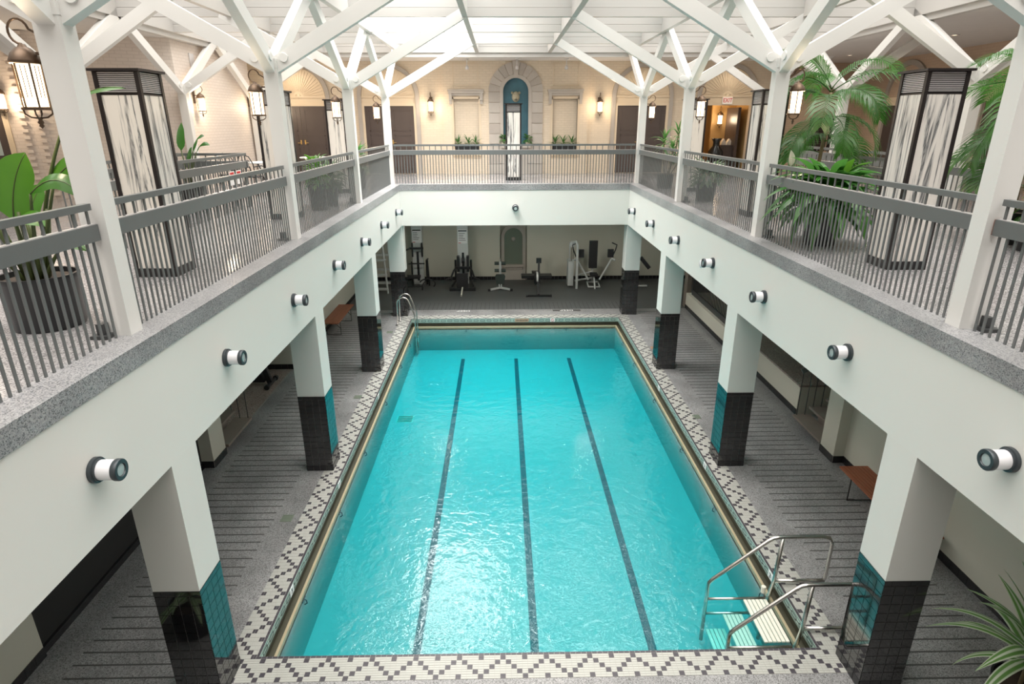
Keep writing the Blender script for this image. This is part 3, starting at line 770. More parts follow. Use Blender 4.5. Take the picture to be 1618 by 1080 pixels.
for side, s in (('left', -1), ('right', 1)):
    ys = [1.0]+YP
    for k in range(4):
        a, c = ys[k]+0.15, ys[k+1]-0.15
        if k == 0: a = 1.0
        lb = ['ends at the nearest post', 'between the nearest and second posts', 'between the second and third posts', 'between the third post and the far corner'][k]
        if s < 0: railing((s*3.58, a), (s*3.58, c), f'grey steel railing on the {side} ledge, {lb}')
        else: railing((s*3.58, c), (s*3.58, a), f'grey steel railing on the {side} ledge, {lb}', rust=(k == 0))
railing((-3.42, 18.12), (3.42, 18.12), 'long grey steel railing across the far end of the opening')

# ================================================================== CYLINDER SCONCES ON THE BEAMS
def sconce(x, y, z, rz, label):
    t = thing('cylinder_sconce', label, 'sconce', (x, y, z), rz, 'cylindrical sconces on the white beams')
    # axis along +x
    m = MB(); m.lathe([(0, 0), (0.095, 0), (0.095, 0.028), (0.084, 0.032), (0.084, 0.046), (0, 0.046)], n=32, axis='x'); m.build('back_plate', 'sconce_dark', t, auto=40)
    m = MB(); m.lathe([(0.0, 0.046), (0.074, 0.046), (0.074, 0.155), (0, 0.155)], n=32, axis='x'); m.build('shade', 'sconce_white', t, auto=40)
    m = MB(); m.lathe([(0.045, 0.15), (0.078, 0.15), (0.081, 0.156), (0.081, 0.186), (0.076, 0.192), (0.05, 0.192), (0.045, 0.186), (0.045, 0.15)], n=32, axis='x'); c = m.build('end_ring', 'sconce_dark', t, auto=40)
    m = MB(); m.lathe([(0, 0.152), (0.046, 0.152), (0.046, 0.182), (0, 0.186)], n=24, axis='x'); m.build('lens', 'sconce_lens', c, auto=40)
ON = ['first', 'second', 'third', 'fourth', 'fifth', 'sixth', 'seventh']
for side, s in (('left', -1), ('right', 1)):
    for k in range(7):
        y = 3.81+2.2*k
        sconce(s*WX, y, 3.29, 0 if s < 0 else PI, f'dark-ringed white cylinder sconce on the {side} beam, {ON[k]} counting from the camera')
sconce(0.01, YFAR, 3.29, -PI/2, 'dark-ringed white cylinder sconce alone on the far beam')

# ================================================================== LANTERNS
def lantern_meshes():
    P = {}
    m = MB(); m.lathe([(0.0, 0.235), (0.022, 0.232), (0.03, 0.215), (0.05, 0.205), (0.085, 0.17), (0.105, 0.125), (0.108, 0.105), (0.1, 0.1), (0.0, 0.1)], n=20); P['cap'] = m.mesh('cap', 'bronze_lantern', True)
    m = MB(); m.lathe([(0.0, 0.10), (0.082, 0.10), (0.078, -0.19), (0.0, -0.19)], n=12); P['glass'] = m.mesh('glass', 'lantern_glow')
    m = MB(); m.cyl((0, 0, -0.12), (0, 0, 0.06), 0.02, n=8); P['bulb'] = m.mesh('bulb', 'bulb_glow', True)
    m = MB()
    for k in range(6):
        a = 2*PI*k/6+0.26; c, s_ = math.cos(a), math.sin(a)
        m.beam((0.092*c, 0.092*s_, 0.105), (0.086*c, 0.086*s_, -0.2), 0.009, 0.009)
    for k in range(6):
        a = 2*PI*(k+.5)/6+0.26; c, s_ = math.cos(a), math.sin(a); tx, ty = -s_*0.014, c*0.014
        for q in (-1, 1): m.beam((0.084*c+q*tx, 0.084*s_+q*ty, 0.09), (0.08*c+q*tx, 0.08*s_+q*ty, -0.13), 0.0035, 0.0035)
    P['bars'] = m.mesh('bars', 'bronze_lantern')
    m = MB(); m.lathe([(0, -0.195), (0.1, -0.195), (0.1, -0.213), (0, -0.213)], n=20); P['base_ring'] = m.mesh('base_ring', 'bronze_lantern')
    m = MB()
    for k in range(4):
        a = PI/2*k+0.4; c, s_ = math.cos(a), math.sin(a)
        m.tube([(0.09*c, 0.09*s_, -0.21), (0.085*c, 0.085*s_, -0.24), (0.05*c, 0.05*s_, -0.265), (0.01*c, 0.01*s_, -0.27)], 0.006, 6)
    m.lathe([(0, -0.262), (0.016, -0.27), (0.012, -0.285), (0.022, -0.3), (0.012, -0.315), (0.018, -0.325), (0, -0.345)], n=10)
    P['finial'] = m.mesh('finial', 'bronze_lantern', True)
    m = MB(); pts = [(0.0, 0, 0.232)]
    for k in range(13):
        a = -PI/2+2*PI*0.72*k/12; pts.append((-0.055+0.075*math.cos(a)+0.055-0.0, 0, 0.315+0.082*math.sin(a)))
    m.tube(pts, 0.0085, 6); m.tube([pts[-1], (-0.13, 0, 0.30), (-0.16, 0, 0.25)], 0.0085, 6); P['hook'] = m.mesh('hook', 'bronze_lantern', True)
    m = MB(); m.box(-0.172, -0.155, -0.055, 0.055, -0.02, 0.26); m.beam((-0.16, 0, 0.17), (-0.09, 0, 0.17), 0.02, 0.02); P['wall_plate'] = m.mesh('wall_plate', 'bronze_lantern')
    return P
LP = lantern_meshes()
def lantern(x, y, z, rz, label, scale=1.0, power=16):
    t = thing('lantern', label, 'lantern', (x, y, z), rz, 'bronze lanterns of the gallery'); t.scale = (scale,)*3
    for k in ('cap', 'glass', 'bars', 'base_ring', 'finial', 'hook', 'wall_plate'):
        q_ = link(k, LP[k], t)
        if k == 'bars': q_['kind'] = 'stuff'
    l = D.lights.new('lantern_light', 'POINT'); l.energy = power; l.color = (1.0, 0.78, 0.54); l.shadow_soft_size = 0.12
    o = D.objects.new('lantern_light', l); COL.objects.link(o)
    c = math.cos(rz); s_ = math.sin(rz); o.location = (x+0.16*c, y+0.16*s_, z-0.05)
for side, s in (('left', -1), ('right', 1)):
    for k, y in enumerate(YP):
        if s > 0 and k == 0: continue
        lantern(s*(3.70+0.155), y+0.0, 5.93, PI if s < 0 else 0, f'lit bronze lantern on the {ORD[k]} {side} ledge post', 1.0, 26)
lantern(-8.22+0.17, 16.75, 6.12, 0, 'lit bronze lantern nearer the camera on the pale brick block', 1, 40)
lantern(-8.22+0.17, 20.3, 6.12, 0, 'lit bronze lantern at the far corner of the pale brick block', 1, 40)
lantern(XCB-2.83, YB-0.17, 6.17, -PI/2, 'lit bronze lantern on the back wall left of the niche bay', 1, 24)
lantern(XCB+2.81, YB-0.17, 6.15, -PI/2, 'lit bronze lantern on the back wall right of the niche bay', 1, 24)
lantern(-11.2, 14.25, 6.12, -PI/2+0.49, 'lit bronze lantern beside the dark door at the far left', 1, 40)
lantern(7.6, 23.35, 5.75, -PI/2, 'lit bronze lantern inside the corridor beyond the exit sign', 1, 10)

# ================================================================== MARBLE PYLONS
PW = 0.46; PHt = 2.2
pan = MB().box(-PW/2+0.03, PW/2-0.03, -0.012, 0, 0.10, 1.94).mesh('marble_panel', 'marble')
lou = MB().box(-PW/2+0.02, PW/2-0.02, -0.012, 0.004, -0.0045, 0.0045).mesh('louvre', 'louvre_silver')
cor = MB().box(-0.021, 0.021, -0.021, 0.021, 0.0, 2.17).mesh('corner_post', 'bronze')
plk = MB().box(-PW/2, PW/2, -0.012, 0.0, 0.0, 0.10).mesh('plinth', 'black_metal')
tops = MB().box(-PW/2-0.035, PW/2+0.035, -PW/2-0.035, PW/2+0.035, 2.17, 2.195).mesh('cap_plate', 'bronze')
core = MB().box(-PW/2+0.03, PW/2-0.03, -PW/2+0.03, PW/2-0.03, 0.0, 2.168).mesh('core', 'louvre_back')
brd = MB().box(-PW/2+0.03, PW/2-0.03, -0.014, 0, 1.94, 1.955).mesh('border_strip', 'bronze')
def pylon(x, y, label, lou_n=11):
    t = thing('marble_pylon', label, 'pylon', (x, y, ZL), 0, 'marble-clad ventilation pylons on the gallery')
    link('core', core, t); link('cap_plate', tops, t)
    for a in range(4):
        R = Matrix.Rotation(a*PI/2, 4, 'Z')
        link('marble_panel', pan, t, matrix=R @ Matrix.Translation((0, -PW/2+0.02, 0)))
        link('plinth', plk, t, matrix=R @ Matrix.Translation((0, -PW/2+0.006, 0)))
        link('border_strip', brd, t, matrix=R @ Matrix.Translation((0, -PW/2+0.02, 0)))
        link('corner_post', cor, t, matrix=R @ Matrix.Translation((-PW/2+0.017, -PW/2+0.017, 0)))
        for k in range(lou_n):
            link('louvre', lou, t, matrix=R @ Matrix.Translation((0, -PW/2+0.022, 1.965+(k+.5)*0.2/lou_n)))
pylon(-4.37, 7.10, 'tall black-veined marble pylon, the large one on the left')
pylon(4.42, 7.22, 'tall black-veined marble pylon, the large one on the right')
pylon(-4.40, 11.5, 'marble pylon second from the camera on the left, behind a lantern')
pylon(4.40, 11.5, 'marble pylon second from the camera on the right, behind the second post')
pylon(-4.40, 15.9, 'narrow-looking marble pylon third on the left, before the dark doors', 8)
pylon(4.40, 15.9, 'narrow-looking marble pylon third on the right, beside the corridor', 8)
pylon(-0.02, 19.26, 'marble pylon standing alone before the blue niche at the far end', 8)

# ================================================================== BACK WALL: NICHE, BLIND WINDOWS, DOORS
yf = YB-0.12
nic = thing('stone_niche', 'pale stone arched niche with deep blue recess at the far end', 'niche', (XCB, yf, ZL))
def L_(mb): return mb
b = MB(); arch_fill(b, 0, 0.43, 0.9, 2.62, 0.10, 0.118, 20); b.build('blue_recess', 'niche_teal', nic)
b = MB(); arch_band(b, 0, 0.405, 0.43, 0.9, 2.62, -0.02, 0.117, 20); b.weld().build('blue_reveal', 'niche_teal', nic)
b = MB(); arch_band(b, 0, 0.42, 0.53, 0.35, 2.62, -0.06, 0.02, 20); b.weld().build('inner_moulding', 'sandstone_pale', nic)
# voussoirs
nv = 11
for i in range(nv):
    a0 = PI*i/nv+0.008; a1 = PI*(i+1)/nv-0.008; m = MB(); key = i == nv//2
    ri, ro = (0.42 if key else 0.535), (0.93 if key else 0.90)
    poly = [(-ri*math.cos(a0), 2.62+ri*math.sin(a0)), (-ro*math.cos(a0), 2.62+ro*math.sin(a0)), (-ro*math.cos((a0+a1)/2), 2.62+ro*math.sin((a0+a1)/2)), (-ro*math.cos(a1), 2.62+ro*math.sin(a1)), (-ri*math.cos(a1), 2.62+ri*math.sin(a1))]
    m.prism(poly, -0.10 if key else -0.05, 0.0); m.build('keystone' if key else 'voussoir', 'sandstone_pale' if i % 3 else 'sandstone', nic)
for s in (-1, 1):
    z = 0.0
    for r in range(8):
        hgt = 2.62/8; x0, x1 = (0.535, 0.90) if r > 1 else (0.44, 0.92)
        m = MB(); xa, xb = (x0, x1) if s > 0 else (-x1, -x0)
        m.box(xa, xb, -0.05 if r % 2 else -0.045, 0.0, z+0.006, z+hgt-0.006); m.build('quoin_stone', 'sandstone_pale' if (r+s) % 3 else 'sandstone', nic); z += hgt
m = MB(); m.box(-0.44, 0.44, -0.05, 0.02, 0.0, 0.9); m.box(-0.5, 0.5, -0.12, 0.0, 0.86, 0.94); m.build('niche_sill', 'sandstone_pale', nic)
# carved mask fountain spout
mk = MB(); mk.lathe([(0, -0.15), (0.05, -0.145), (0.095, -0.11), (0.125, -0.05), (0.135, 0.02)], (0, 0.2, 2.47), 18, 'y')
mk.v = [(x, y-0.11, 2.47+(z-2.47)*1.25) for x, y, z in mk.v]
o = mk.build('stone_mask', 'mask_stone', nic, smooth=True)
m = MB(); m.lathe([(0, -0.05), (0.03, -0.04), (0.045, 0.03)], (0, 0.06, 2.24), 10, 'y'); m.cbox((0, 0.05, 2.31), (0.035, 0.06, 0.12))
for s in (-1, 1): m.lathe([(0, -0.02), (0.028, 0.0), (0.03, 0.03)], (s*0.055, 0.07, 2.345), 8, 'y'); m.lathe([(0, -0.03), (0.04, 0), (0.045, 0.04)], (s*0.12, 0.14, 2.40), 8, 'y')
m.v = [(x, y-0.11, z+0.19) for x, y, z in m.v]; m.build('mask_features', 'mask_stone', o, smooth=True)
mm = MB(); mm.box(-0.045, 0.045, -0.075, -0.05, 2.355, 2.375); mm.build('mask_mouth', 'louvre_back', o)

def blind_window(x, label):
    t = thing('blind_window', label, 'window', (x, yf, ZL))
    MB().box(-0.415, 0.415, 0.10, 0.119, 0.66, 2.40).build('blind_panel', 'brick_cream', t)
    m = MB(); m.box(-0.49, -0.415, -0.015, 0.1, 0.66, 2.46); m.box(0.415, 0.49, -0.015, 0.1, 0.66, 2.46); m.box(-0.49, 0.49, -0.015, 0.1, 2.40, 2.48); m.build('window_frame', 'cream_trim', t)
    m = MB(); m.box(-0.58, 0.58, -0.10, 0, 2.57, 2.65); m.box(-0.60, 0.60, -0.13, 0, 2.65, 2.69); m.box(-0.56, 0.56, -0.06, 0, 2.50, 2.57); m.build('lintel', 'sandstone_pale', t)
    for s in (-1, 1):
        m = MB(); m.box(s*0.51-0.05, s*0.51+0.05, -0.09, 0, 2.36, 2.57); m.box(s*0.51-0.045, s*0.51+0.045, -0.05, 0, 2.24, 2.36); m.build('bracket', 'sandstone_pale', t)
    m = MB(); m.box(-0.47, 0.47, -0.05, 0.1, 0.60, 0.66); m.box(-0.44, 0.44, -0.025, 0, 0.54, 0.60); m.build('sill', 'cream_trim', t)
    m = MB()
    for (a, c, d, e) in ((-0.42, 0.42, 2.80, 2.825), (-0.42, 0.42, 3.475, 3.5), (-0.42, -0.395, 2.80, 3.5), (0.395, 0.42, 2.80, 3.5)): m.box(a, c, -0.014, 0, d, e)
    m.build('panel_moulding', 'cream_trim', t)
blind_window(XCB-1.655, 'bricked-up blind window with stone lintel left of the blue niche')
blind_window(XCB+1.655, 'bricked-up blind window with stone lintel right of the blue niche')

def arch_door(x, hw, label, leaves=True, ystone=YB):
    t = thing('arched_doorway', label, 'doorway', (x, ystone, ZL))
    zs, ho = 2.47, 1.03
    m = MB(); arch_band(m, 0, ho-0.13, ho, 0.0, zs, -0.07, 0.0, 22); m.weld().build('stone_surround', 'sandstone', t)
    m = MB(); arch_fill(m, 0, ho-0.13, zs, zs, -0.02, 0.0, 22); fan = m.build('fan_panel', 'cream_trim', t)
    m = MB()
    for i in range(1, 26):
        a = PI*i/26; c, s_ = math.cos(a), math.sin(a)
        m.beam((0.10*c, -0.028, zs+0.10*s_), ((ho-0.2)*c, -0.028, zs+(ho-0.2)*s_), 0.018, 0.014 if i % 2 else 0.02, up=(0, 1, 0))
    m.lathe([(0.0, -0.06), (0.06, -0.05), (0.08, -0.02)], (0, 0, zs+0.04), 12, 'y'); arch_band(m, 0, ho-0.19, ho-0.15, zs, zs, -0.04, -0.02, 22); m.build('sunburst', 'cream_trim', fan)
    m = MB(); m.box(-ho+0.13, ho-0.13, -0.05, 0, zs-0.02, zs+0.03); m.box(-ho+0.13, ho-0.13, -0.025, 0, 2.28, zs-0.02); m.box(-ho+0.13, ho-0.13, -0.05, 0, 2.19, 2.28)
    m.box(-ho+0.13, -hw, -0.05, 0, 0, 2.19); m.box(hw, ho-0.13, -0.05, 0, 0, 2.19); m.build('door_frame', 'cream_trim', t)
    if leaves:
        for s in (-1, 1):
            xa, xb = (0.004, hw) if s > 0 else (-hw, -0.004)
            lf = MB().box(xa, xb, -0.018, 0.0, 0.02, 2.19).build('door_leaf', 'door_brown', t)
            for (za, zb) in ((0.15, 0.85), (0.98, 1.18) if False else (0.95, 1.28), (1.40, 2.06)):
                m = MB(); w = 0.03; x0, x1 = xa+0.13, xb-0.13
                m.box(x0, x1, -0.027, -0.018, za, za+w); m.box(x0, x1, -0.027, -0.018, zb-w, zb); m.box(x0, x0+w, -0.027, -0.018, za, zb); m.box(x1-w, x1, -0.027, -0.018, za, zb)
                m.build('door_panel', 'door_brown', lf)
            m = MB(); xh = s*0.07; m.box(xh-0.02, xh+0.02, -0.035, -0.018, 0.98, 1.12); m.beam((xh, -0.05, 1.03), (xh+s*0.11, -0.05, 1.03), 0.014, 0.014); m.cyl((xh, -0.018, 1.03), (xh, -0.055, 1.03), 0.009, n=8)
            m.build('door_handle', 'brass', lf)
    return t
arch_door(-7.10, 0.90, 'arched doorway with dark double doors at the far left of the back wall')
arch_door(-4.13, 0.82, 'arched doorway with dark double doors left of the niche bay')
arch_door(4.36, 0.82, 'arched doorway with dark double doors right of the niche bay')
arch_door(7.22, 0.84, 'open arched doorway to a warm lit corridor under the exit sign', leaves=False)
# corridor behind the open doorway
b = MB(); b.box(6.0, 6.34, YB+0.25, 25.5, ZL, 6.6); b.box(8.2, 8.5, YB+0.25, 25.5, ZL, 6.6); b.box(6.0, 8.5, 25.5, 25.7, ZL, 6.6); b.box(6.0, 8.5, YB+0.25, 25.7, 6.6, 6.7); b.box(7.35, 8.2, 23.5, 23.6, ZL, 6.6)
struct(b.build('wall_corridor', 'corridor_wall'), 'warm yellow walls of the corridor')
struct(MB().box(6.0, 8.5, YB, 25.7, ZL-0.1, ZL).build('floor_corridor', 'terrazzo_side'))
l = D.lights.new('corridor_downlight', 'POINT'); l.energy = 22; l.color = (1, 0.74, 0.45); l.shadow_soft_size = 0.15
o = D.objects.new('corridor_downlight', l); COL.objects.link(o); o.location = (7.0, 23.0, 6.3)
m = MB(); m.box(6.36, 6.42, 22.6, 23.3, ZL, 6.05); m.box(6.42, 6.44, 22.7, 23.2, 4.15, 5.9)
struct(m.build('door_6', 'corridor_wall'), 'tan door inside the corridor')
m = MB(); m.box(7.85, 7.95, 22.3, 23.4, ZL, 6.1); struct(m.build('door_7', 'door_brown'), 'dark door leaf standing open in the corridor')
# exit sign
t = thing('exit_sign', 'lit white exit sign with red letters over the corridor doorway', 'sign', (7.20, YB-0.10, 6.30))
MB().box(-0.16, 0.16, -0.03, 0.05, -0.11, 0.11).build('sign_box', 'exit_white', t)
link('lettering', text_mesh('EXIT', 0.19, 0.004, 'exit_red'), t, (0, -0.034, 0), (PI/2, 0, 0), (0.78, 1.0, 1))
# ceiling spotlights
for x, lb in ((-1.45, 'left of the three'), (0.13, 'middle of the three'), (1.7, 'right of the three')):
    t = thing('spotlight', f'small silver ceiling spotlight, {lb} before the back wall', 'spotlight', (x, 20.95, ZC+0.02), group='small ceiling spotlights')
    MB().cyl((0, 0, -0.025), (0, 0, 0), 0.075, n=16).build('canopy_plate', 'louvre_silver', t)
    MB().cyl((0, 0, -0.22), (0, 0, -0.02), 0.012, n=8).build('stem', 'louvre_silver', t)
    m = MB(); m.lathe([(0, -0.2), (0.03, -0.2), (0.05, -0.24), (0.055, -0.31), (0.04, -0.32), (0, -0.30)], n=14); m.build('lamp_head', 'louvre_silver', t, smooth=True)
print('gallery done')

# ================================================================== POOL FITTINGS
# grab rails and ladder at the far left corner
t = thing('pool_ladder', 'pair of arched steel grab rails at the far left pool corner', 'ladder', (-3.1, 17.0, 0))
for y in (-0.0, 0.42):
    m = MB(); pts = [(-0.38, y, 0.0), (-0.37, y, 0.62)]
    for k in range(9):
        a = PI-PI*0.80*k/8; pts.append((-0.19+0.18*math.cos(a), y, 0.68+0.17*math.sin(a)))
    pts += [(0.10, y, 0.38), (0.125, y, 0.30), (0.13, y, -0.2), (0.13, y, -0.85)]
    m.tube(pts, 0.021, 10); m.build('grab_rail', 'steel', t, smooth=True)
    MB().cyl((-0.40, y, 0), (-0.40, y, 0.018), 0.05, n=16).build('flange', 'steel', t)
for z in (-0.42, -0.70):
    MB().box(0.09, 0.17, 0.0, 0.42, z, z+0.03).build('ladder_tread', 'steel', t)
# removable entry steps with handrails at the near right corner
t = thing('entry_steps', 'steel-railed entry steps with white slatted treads in the near right corner', 'steps', (0, 0, 0))
def hand(y, dz=0.0):
    m = MB()
    pts = [(2.23, y, -0.9), (2.23, y, 0.0+dz), (2.24, y, 0.05+dz), (2.28, y, 0.10+dz), (2.92, y, 0.68+dz), (2.98, y, 0.72+dz), (3.06, y, 0.735+dz), (3.60, y, 0.735+dz), (3.69, y, 0.71+dz), (3.735, y, 0.63+dz), (3.735, y, 0.10), (3.72, y, 0.06)]
    m.tube(pts, 0.024, 12); m.build('handrail', 'steel', t, smooth=True)
    m = MB(); m.tube([(3.10, y, 0.73+dz), (3.08, y, 0.06), (3.03, y, -0.30), (3.0, y, -0.9)], 0.024, 12); m.build('upright', 'steel', t, smooth=True)
    m = MB(); m.tube([(3.09, y, 0.055), (3.40, y, 0.055), (3.73, y, 0.055)], 0.024, 12); m.build('floor_bar', 'steel', t, smooth=True)
    m = MB(); m.tube([(2.23, y, -0.22), (3.0, y, -0.22)], 0.018, 8); m.build('side_bar', 'steel', t, smooth=True)
    m = MB(); m.tube([(2.23, y, -0.46), (3.0, y, -0.46)], 0.018, 8); m.build('side_bar', 'steel', t, smooth=True)
for y, dz in ((6.22, 0.0), (5.44, -0.045)): hand(y, dz)
for (xa, z) in ((2.70, -0.20), (2.46, -0.44), (2.26, -0.68)):
    for k in range(6 if z > -0.3 else 5):
        MB().box(xa+k*0.052, xa+k*0.052+0.040, 5.50, 6.18, z-0.02, z).build('tread_slat', 'step_white', t)
MB().cyl((2.96, 6.22, -0.12), (2.96, 6.22, -0.03), 0.03, n=12).build('float_knob', 'step_white', t)

# slatted benches
def bench(x, y, L, w, rz, label):
    t = thing('slatted_bench', label, 'bench', (x, y, 0), rz, 'reddish slatted benches on the pool deck')
    n = 8; p = w/n
    for k in range(n): MB().box(-w/2+k*p+0.004, -w/2+(k+1)*p-0.004, -L/2, L/2, 0.425, 0.45).build('slat', 'bench_wood', t)
    for yy in (-L/2+0.3, L/2-0.3):
        m = MB(); m.tube([(-w/2+0.04, yy, 0.42), (-w/2+0.04, yy+0.0, 0.02), (w/2-0.04, yy, 0.02), (w/2-0.04, yy, 0.42)], 0.011, 8); m.tube([(-w/2+0.03, yy, 0.415), (w/2-0.03, yy, 0.415)], 0.011, 8)
        m.tube([(w/2-0.04, yy, 0.2), (0, yy, 0.41)], 0.009, 6); m.build('leg_frame', 'black_metal', t, smooth=True)
bench(-5.13, 16.8, 1.85, 0.46, 0, 'red-brown slatted bench against the left wall beyond the columns')
bench(5.20, 7.42, 1.78, 0.46, 0, 'red-brown slatted bench against the right wall, partly behind the nearest column')

# ---- open steps with hanging rods, both sides
def open_steps(s, y0, y1, label):
    t = thing('open_steps', label, 'steps', (s*5.36, (y0+y1)/2, 0), group='open wooden steps beside the deck')
    w = (y1-y0)/2
    for k in range(4):
        x = s*(0.0+k*0.30)
        MB().box(min(x, x+s*0.34), max(x, x+s*0.34), -w, w, 0.17*(k+1)-0.05, 0.17*(k+1)).build('tread', 'step_wood', t)
        for q in (0.06, 0.22): MB().cyl((x+s*q, w-0.03, 0.17*(k+1)), (x+s*q, w-0.03, 0.17*(k+1)+0.95), 0.008, n=6).build('rod', 'rail_dark', t)
        MB().beam((x+s*0.17, 0, 0.0), (x+s*0.17, 0, 0.17*(k+1)-0.05), 0.03, w*1.6).build('carriage', 'step_wood', t)
    m = MB(); m.beam((s*0.02, w-0.03, 1.10), (s*1.2, w-0.03, 1.10+0.66), 0.04, 0.10); m.build('hand_rail', 'rail_grey', t)
open_steps(-1, 9.72, 10.80, 'open wooden steps with thin rods behind the second left column')
open_steps(1, 9.62, 10.70, 'open wooden steps with thin rods behind the second right column')
# dark guard rail on the far right ledge
t = thing('guard_rail', 'dark metal guard rail with upright bars on the low right wall', 'railing', (5.62, 14.7, 0.50))
MB().box(-0.02, 0.02, 0, 3.7, 0.0, 0.16).build('kick_plate', 'rail_dark', t)
MB().box(-0.03, 0.03, 0, 3.7, 0.98, 1.06).build('top_rail', 'rail_dark', t)
bar = MB().box(-0.011, 0.011, -0.011, 0.011, 0.16, 0.98).mesh('bar', 'rail_dark')
for k in range(32): link('bar', bar, t, (0, 0.05+k*0.116, 0))
# dark pots on the raised floor
for (x, y, lb) in ((6.35, 12.75, 'black planter farther along the raised right floor'), (6.35, 11.55, 'black planter nearer the steps on the raised right floor')):
    t = thing('planter', lb, 'planter', (x, y, 0.66))
    MB().lathe([(0, 0), (0.24, 0), (0.30, 0.42), (0.31, 0.45), (0.27, 0.45), (0.26, 0.40), (0, 0.40)], n=24).build('pot', 'pot_black', t, auto=40)
    MB().lathe([(0, 0.401), (0.255, 0.401)], n=16).build('soil', 'soil', t)
# bowl wall light on the lower right wall
t = thing('bowl_sconce', 'pale half-bowl wall light above the right bench', 'sconce', (RW, 8.8, 1.28))
m = MB(); n = 16
prof = [(0.21*math.cos(a), -0.16*math.sin(a)) for a in [PI/2*i/8 for i in range(9)]]
for k in range(n):
    a0, a1 = PI/2+PI*k/n, PI/2+PI*(k+1)/n
    for j in range(8):
        (r0, z0), (r1, z1) = prof[j], prof[j+1]
        m.quad((r0*math.cos(a0)*.75, r0*math.sin(a0), z0), (r0*math.cos(a1)*.75, r0*math.sin(a1), z0), (r1*math.cos(a1)*.75, r1*math.sin(a1), z1), (r1*math.cos(a0)*.75, r1*math.sin(a0), z1))
m.weld().build('bowl', 'sconce_white', t, smooth=True)
MB().box(-0.03, 0.0, -0.06, 0.06, -0.05, 0.03).build('bracket', 'sconce_white', t)

# ================================================================== EXERCISE MACHINES
def tower(x, y, label, kind):
    t = thing('cable_machine', label, 'exercise machine', (x, y, 0))
    MB().box(-0.19, 0.19, 0.28, 0.45, 0.0, 2.35).build('upright_panel', 'machine_grey', t)
    m = MB(); m.box(-0.04, 0.04, 0.262, 0.28, 0.15, 1.22); m.build('weight_slot', 'machine_dark', t)
    sg = MB().box(-0.16, 0.16, 0.270, 0.28, 1.55, 2.05).build('instruction_sign', 'paper_white', t)
    m = MB(); m.box(-0.15, 0.15, 0.266, 0.270, 1.98, 2.02)
    for r in range(5): m.box(-0.13, -0.13+random.uniform(.12, .25), 0.266, 0.270, 1.90-r*0.06, 1.915-r*0.06)
    m.build('print', 'machine_dark', sg)
    m = MB(); m.box(-0.15, -0.06, 0.266, 0.270, 1.56, 1.58); m.build('red_print', 'red_ink', sg)
    if kind == 0:
        m = MB(); m.box(-0.2, -0.15, 0.18, 0.3, 1.05, 1.55); m.box(0.15, 0.2, 0.18, 0.3, 1.05, 1.55); m.beam((-0.26, 0.1, 1.38), (0.24, 0.1, 1.38), 0.06, 0.07); m.tube([(-0.24, 0.1, 1.38), (-0.40, -0.02, 1.32), (-0.48, -0.05, 1.28)], 0.03, 8); m.build('arm_bar', 'machine_dark', t)
        m = MB(); m.tube([(-0.32, 0.05, 0.83), (0.26, 0.05, 0.83)], 0.025, 8); m.build('handle', 'machine_dark', t)
        m = MB(); m.tube([(0.30, 0.30, 0.0), (0.30, 0.30, 0.90), (0.36, 0.30, 0.95), (0.36, 0.1, 0.95), (0.40, 0.1, 0.0)], 0.03, 8); m.tube([(-0.24, 0.3, 0.0), (-0.24, 0.3, 0.85)], 0.025, 8); m.build('side_frame', 'machine_dark', t)
        m = MB(); m.box(-0.42, 0.12, -0.35, -0.05, 0.36, 0.44); m.build('seat_pad', 'pad_black', t)
        m = MB()
        for xx in (-0.46, 0.22): m.tube([(xx, -0.55, 0.0), (xx, -0.55, 0.18), (xx+0.05, -0.5, 0.24), (xx+0.1, 0.2, 0.24)], 0.025, 8)
        m.tube([(-0.46, -0.55, 0.12), (0.22, -0.55, 0.12)], 0.022, 8); m.tube([(-0.15, -0.2, 0.05), (-0.15, -0.2, 0.36)], 0.03, 8)
        pts = [(0.35+0.28*math.cos(a), -0.1, 0.12+0.18*math.sin(a)) for a in [PI*0.9-PI*1.1*i/10 for i in range(11)]]
        m.tube(pts, 0.022, 8); m.build('foot_frame', 'machine_dark', t)
    else:
        m = MB(); m.box(-0.22, -0.13, 0.1, 0.3, 0.55, 1.12); m.box(0.13, 0.22, 0.1, 0.3, 0.55, 1.12); m.lathe([(0, -0.05), (0.10, -0.05), (0.10, 0.05), (0, 0.05)], (0, 0.2, 0.95), 16, 'x'); m.beam((-0.26, 0.1, 0.70), (0.26, 0.1, 0.70), 0.08, 0.09); m.build('head_block', 'machine_dark', t)
        for s in (-1, 1):
            m = MB(); m.tube([(s*0.24, 0.1, 0.72), (s*0.33, -0.05, 0.62), (s*0.42, -0.3, 0.42)], 0.035, 8)
            m.tube([(s*0.38, -0.32, 0.38), (s*0.44, -0.34, 0.43), (s*0.58, -0.36, 0.40), (s*0.60, -0.36, 0.36), (s*0.40, -0.33, 0.34), (s*0.38, -0.32, 0.38)], 0.018, 8); m.build('press_arm', 'machine_dark', t)
            m = MB(); m.tube([(s*0.28, 0.3, 0.95), (s*0.28, 0.25, 0.2), (s*0.42, -0.2, 0.06), (s*0.42, -0.45, 0.05)], 0.04, 8); m.build('side_frame', 'machine_dark', t)
        m = MB(); m.box(-0.2, 0.2, -0.50, -0.40, 0.10, 0.62); m.box(-0.19, 0.19, -0.44, -0.05, 0.28, 0.36); m.build('seat_pad', 'pad_black', t)
        m = MB(); m.box(-0.46, 0.46, -0.52, -0.38, 0.0, 0.10); m.box(-0.35, 0.35, -0.4, 0.3, 0.0, 0.06); m.build('base_frame', 'machine_dark', t)
        m = MB(); m.beam((0.0, -0.50, 0.12), (0.0, -1.25, 0.03), 0.045, 0.05); m.build('foot_bar', 'step_white', t)
    return t
tower(-3.46, 21.55, 'tall grey cable machine with sign and dark arms beside the far left column', 0)
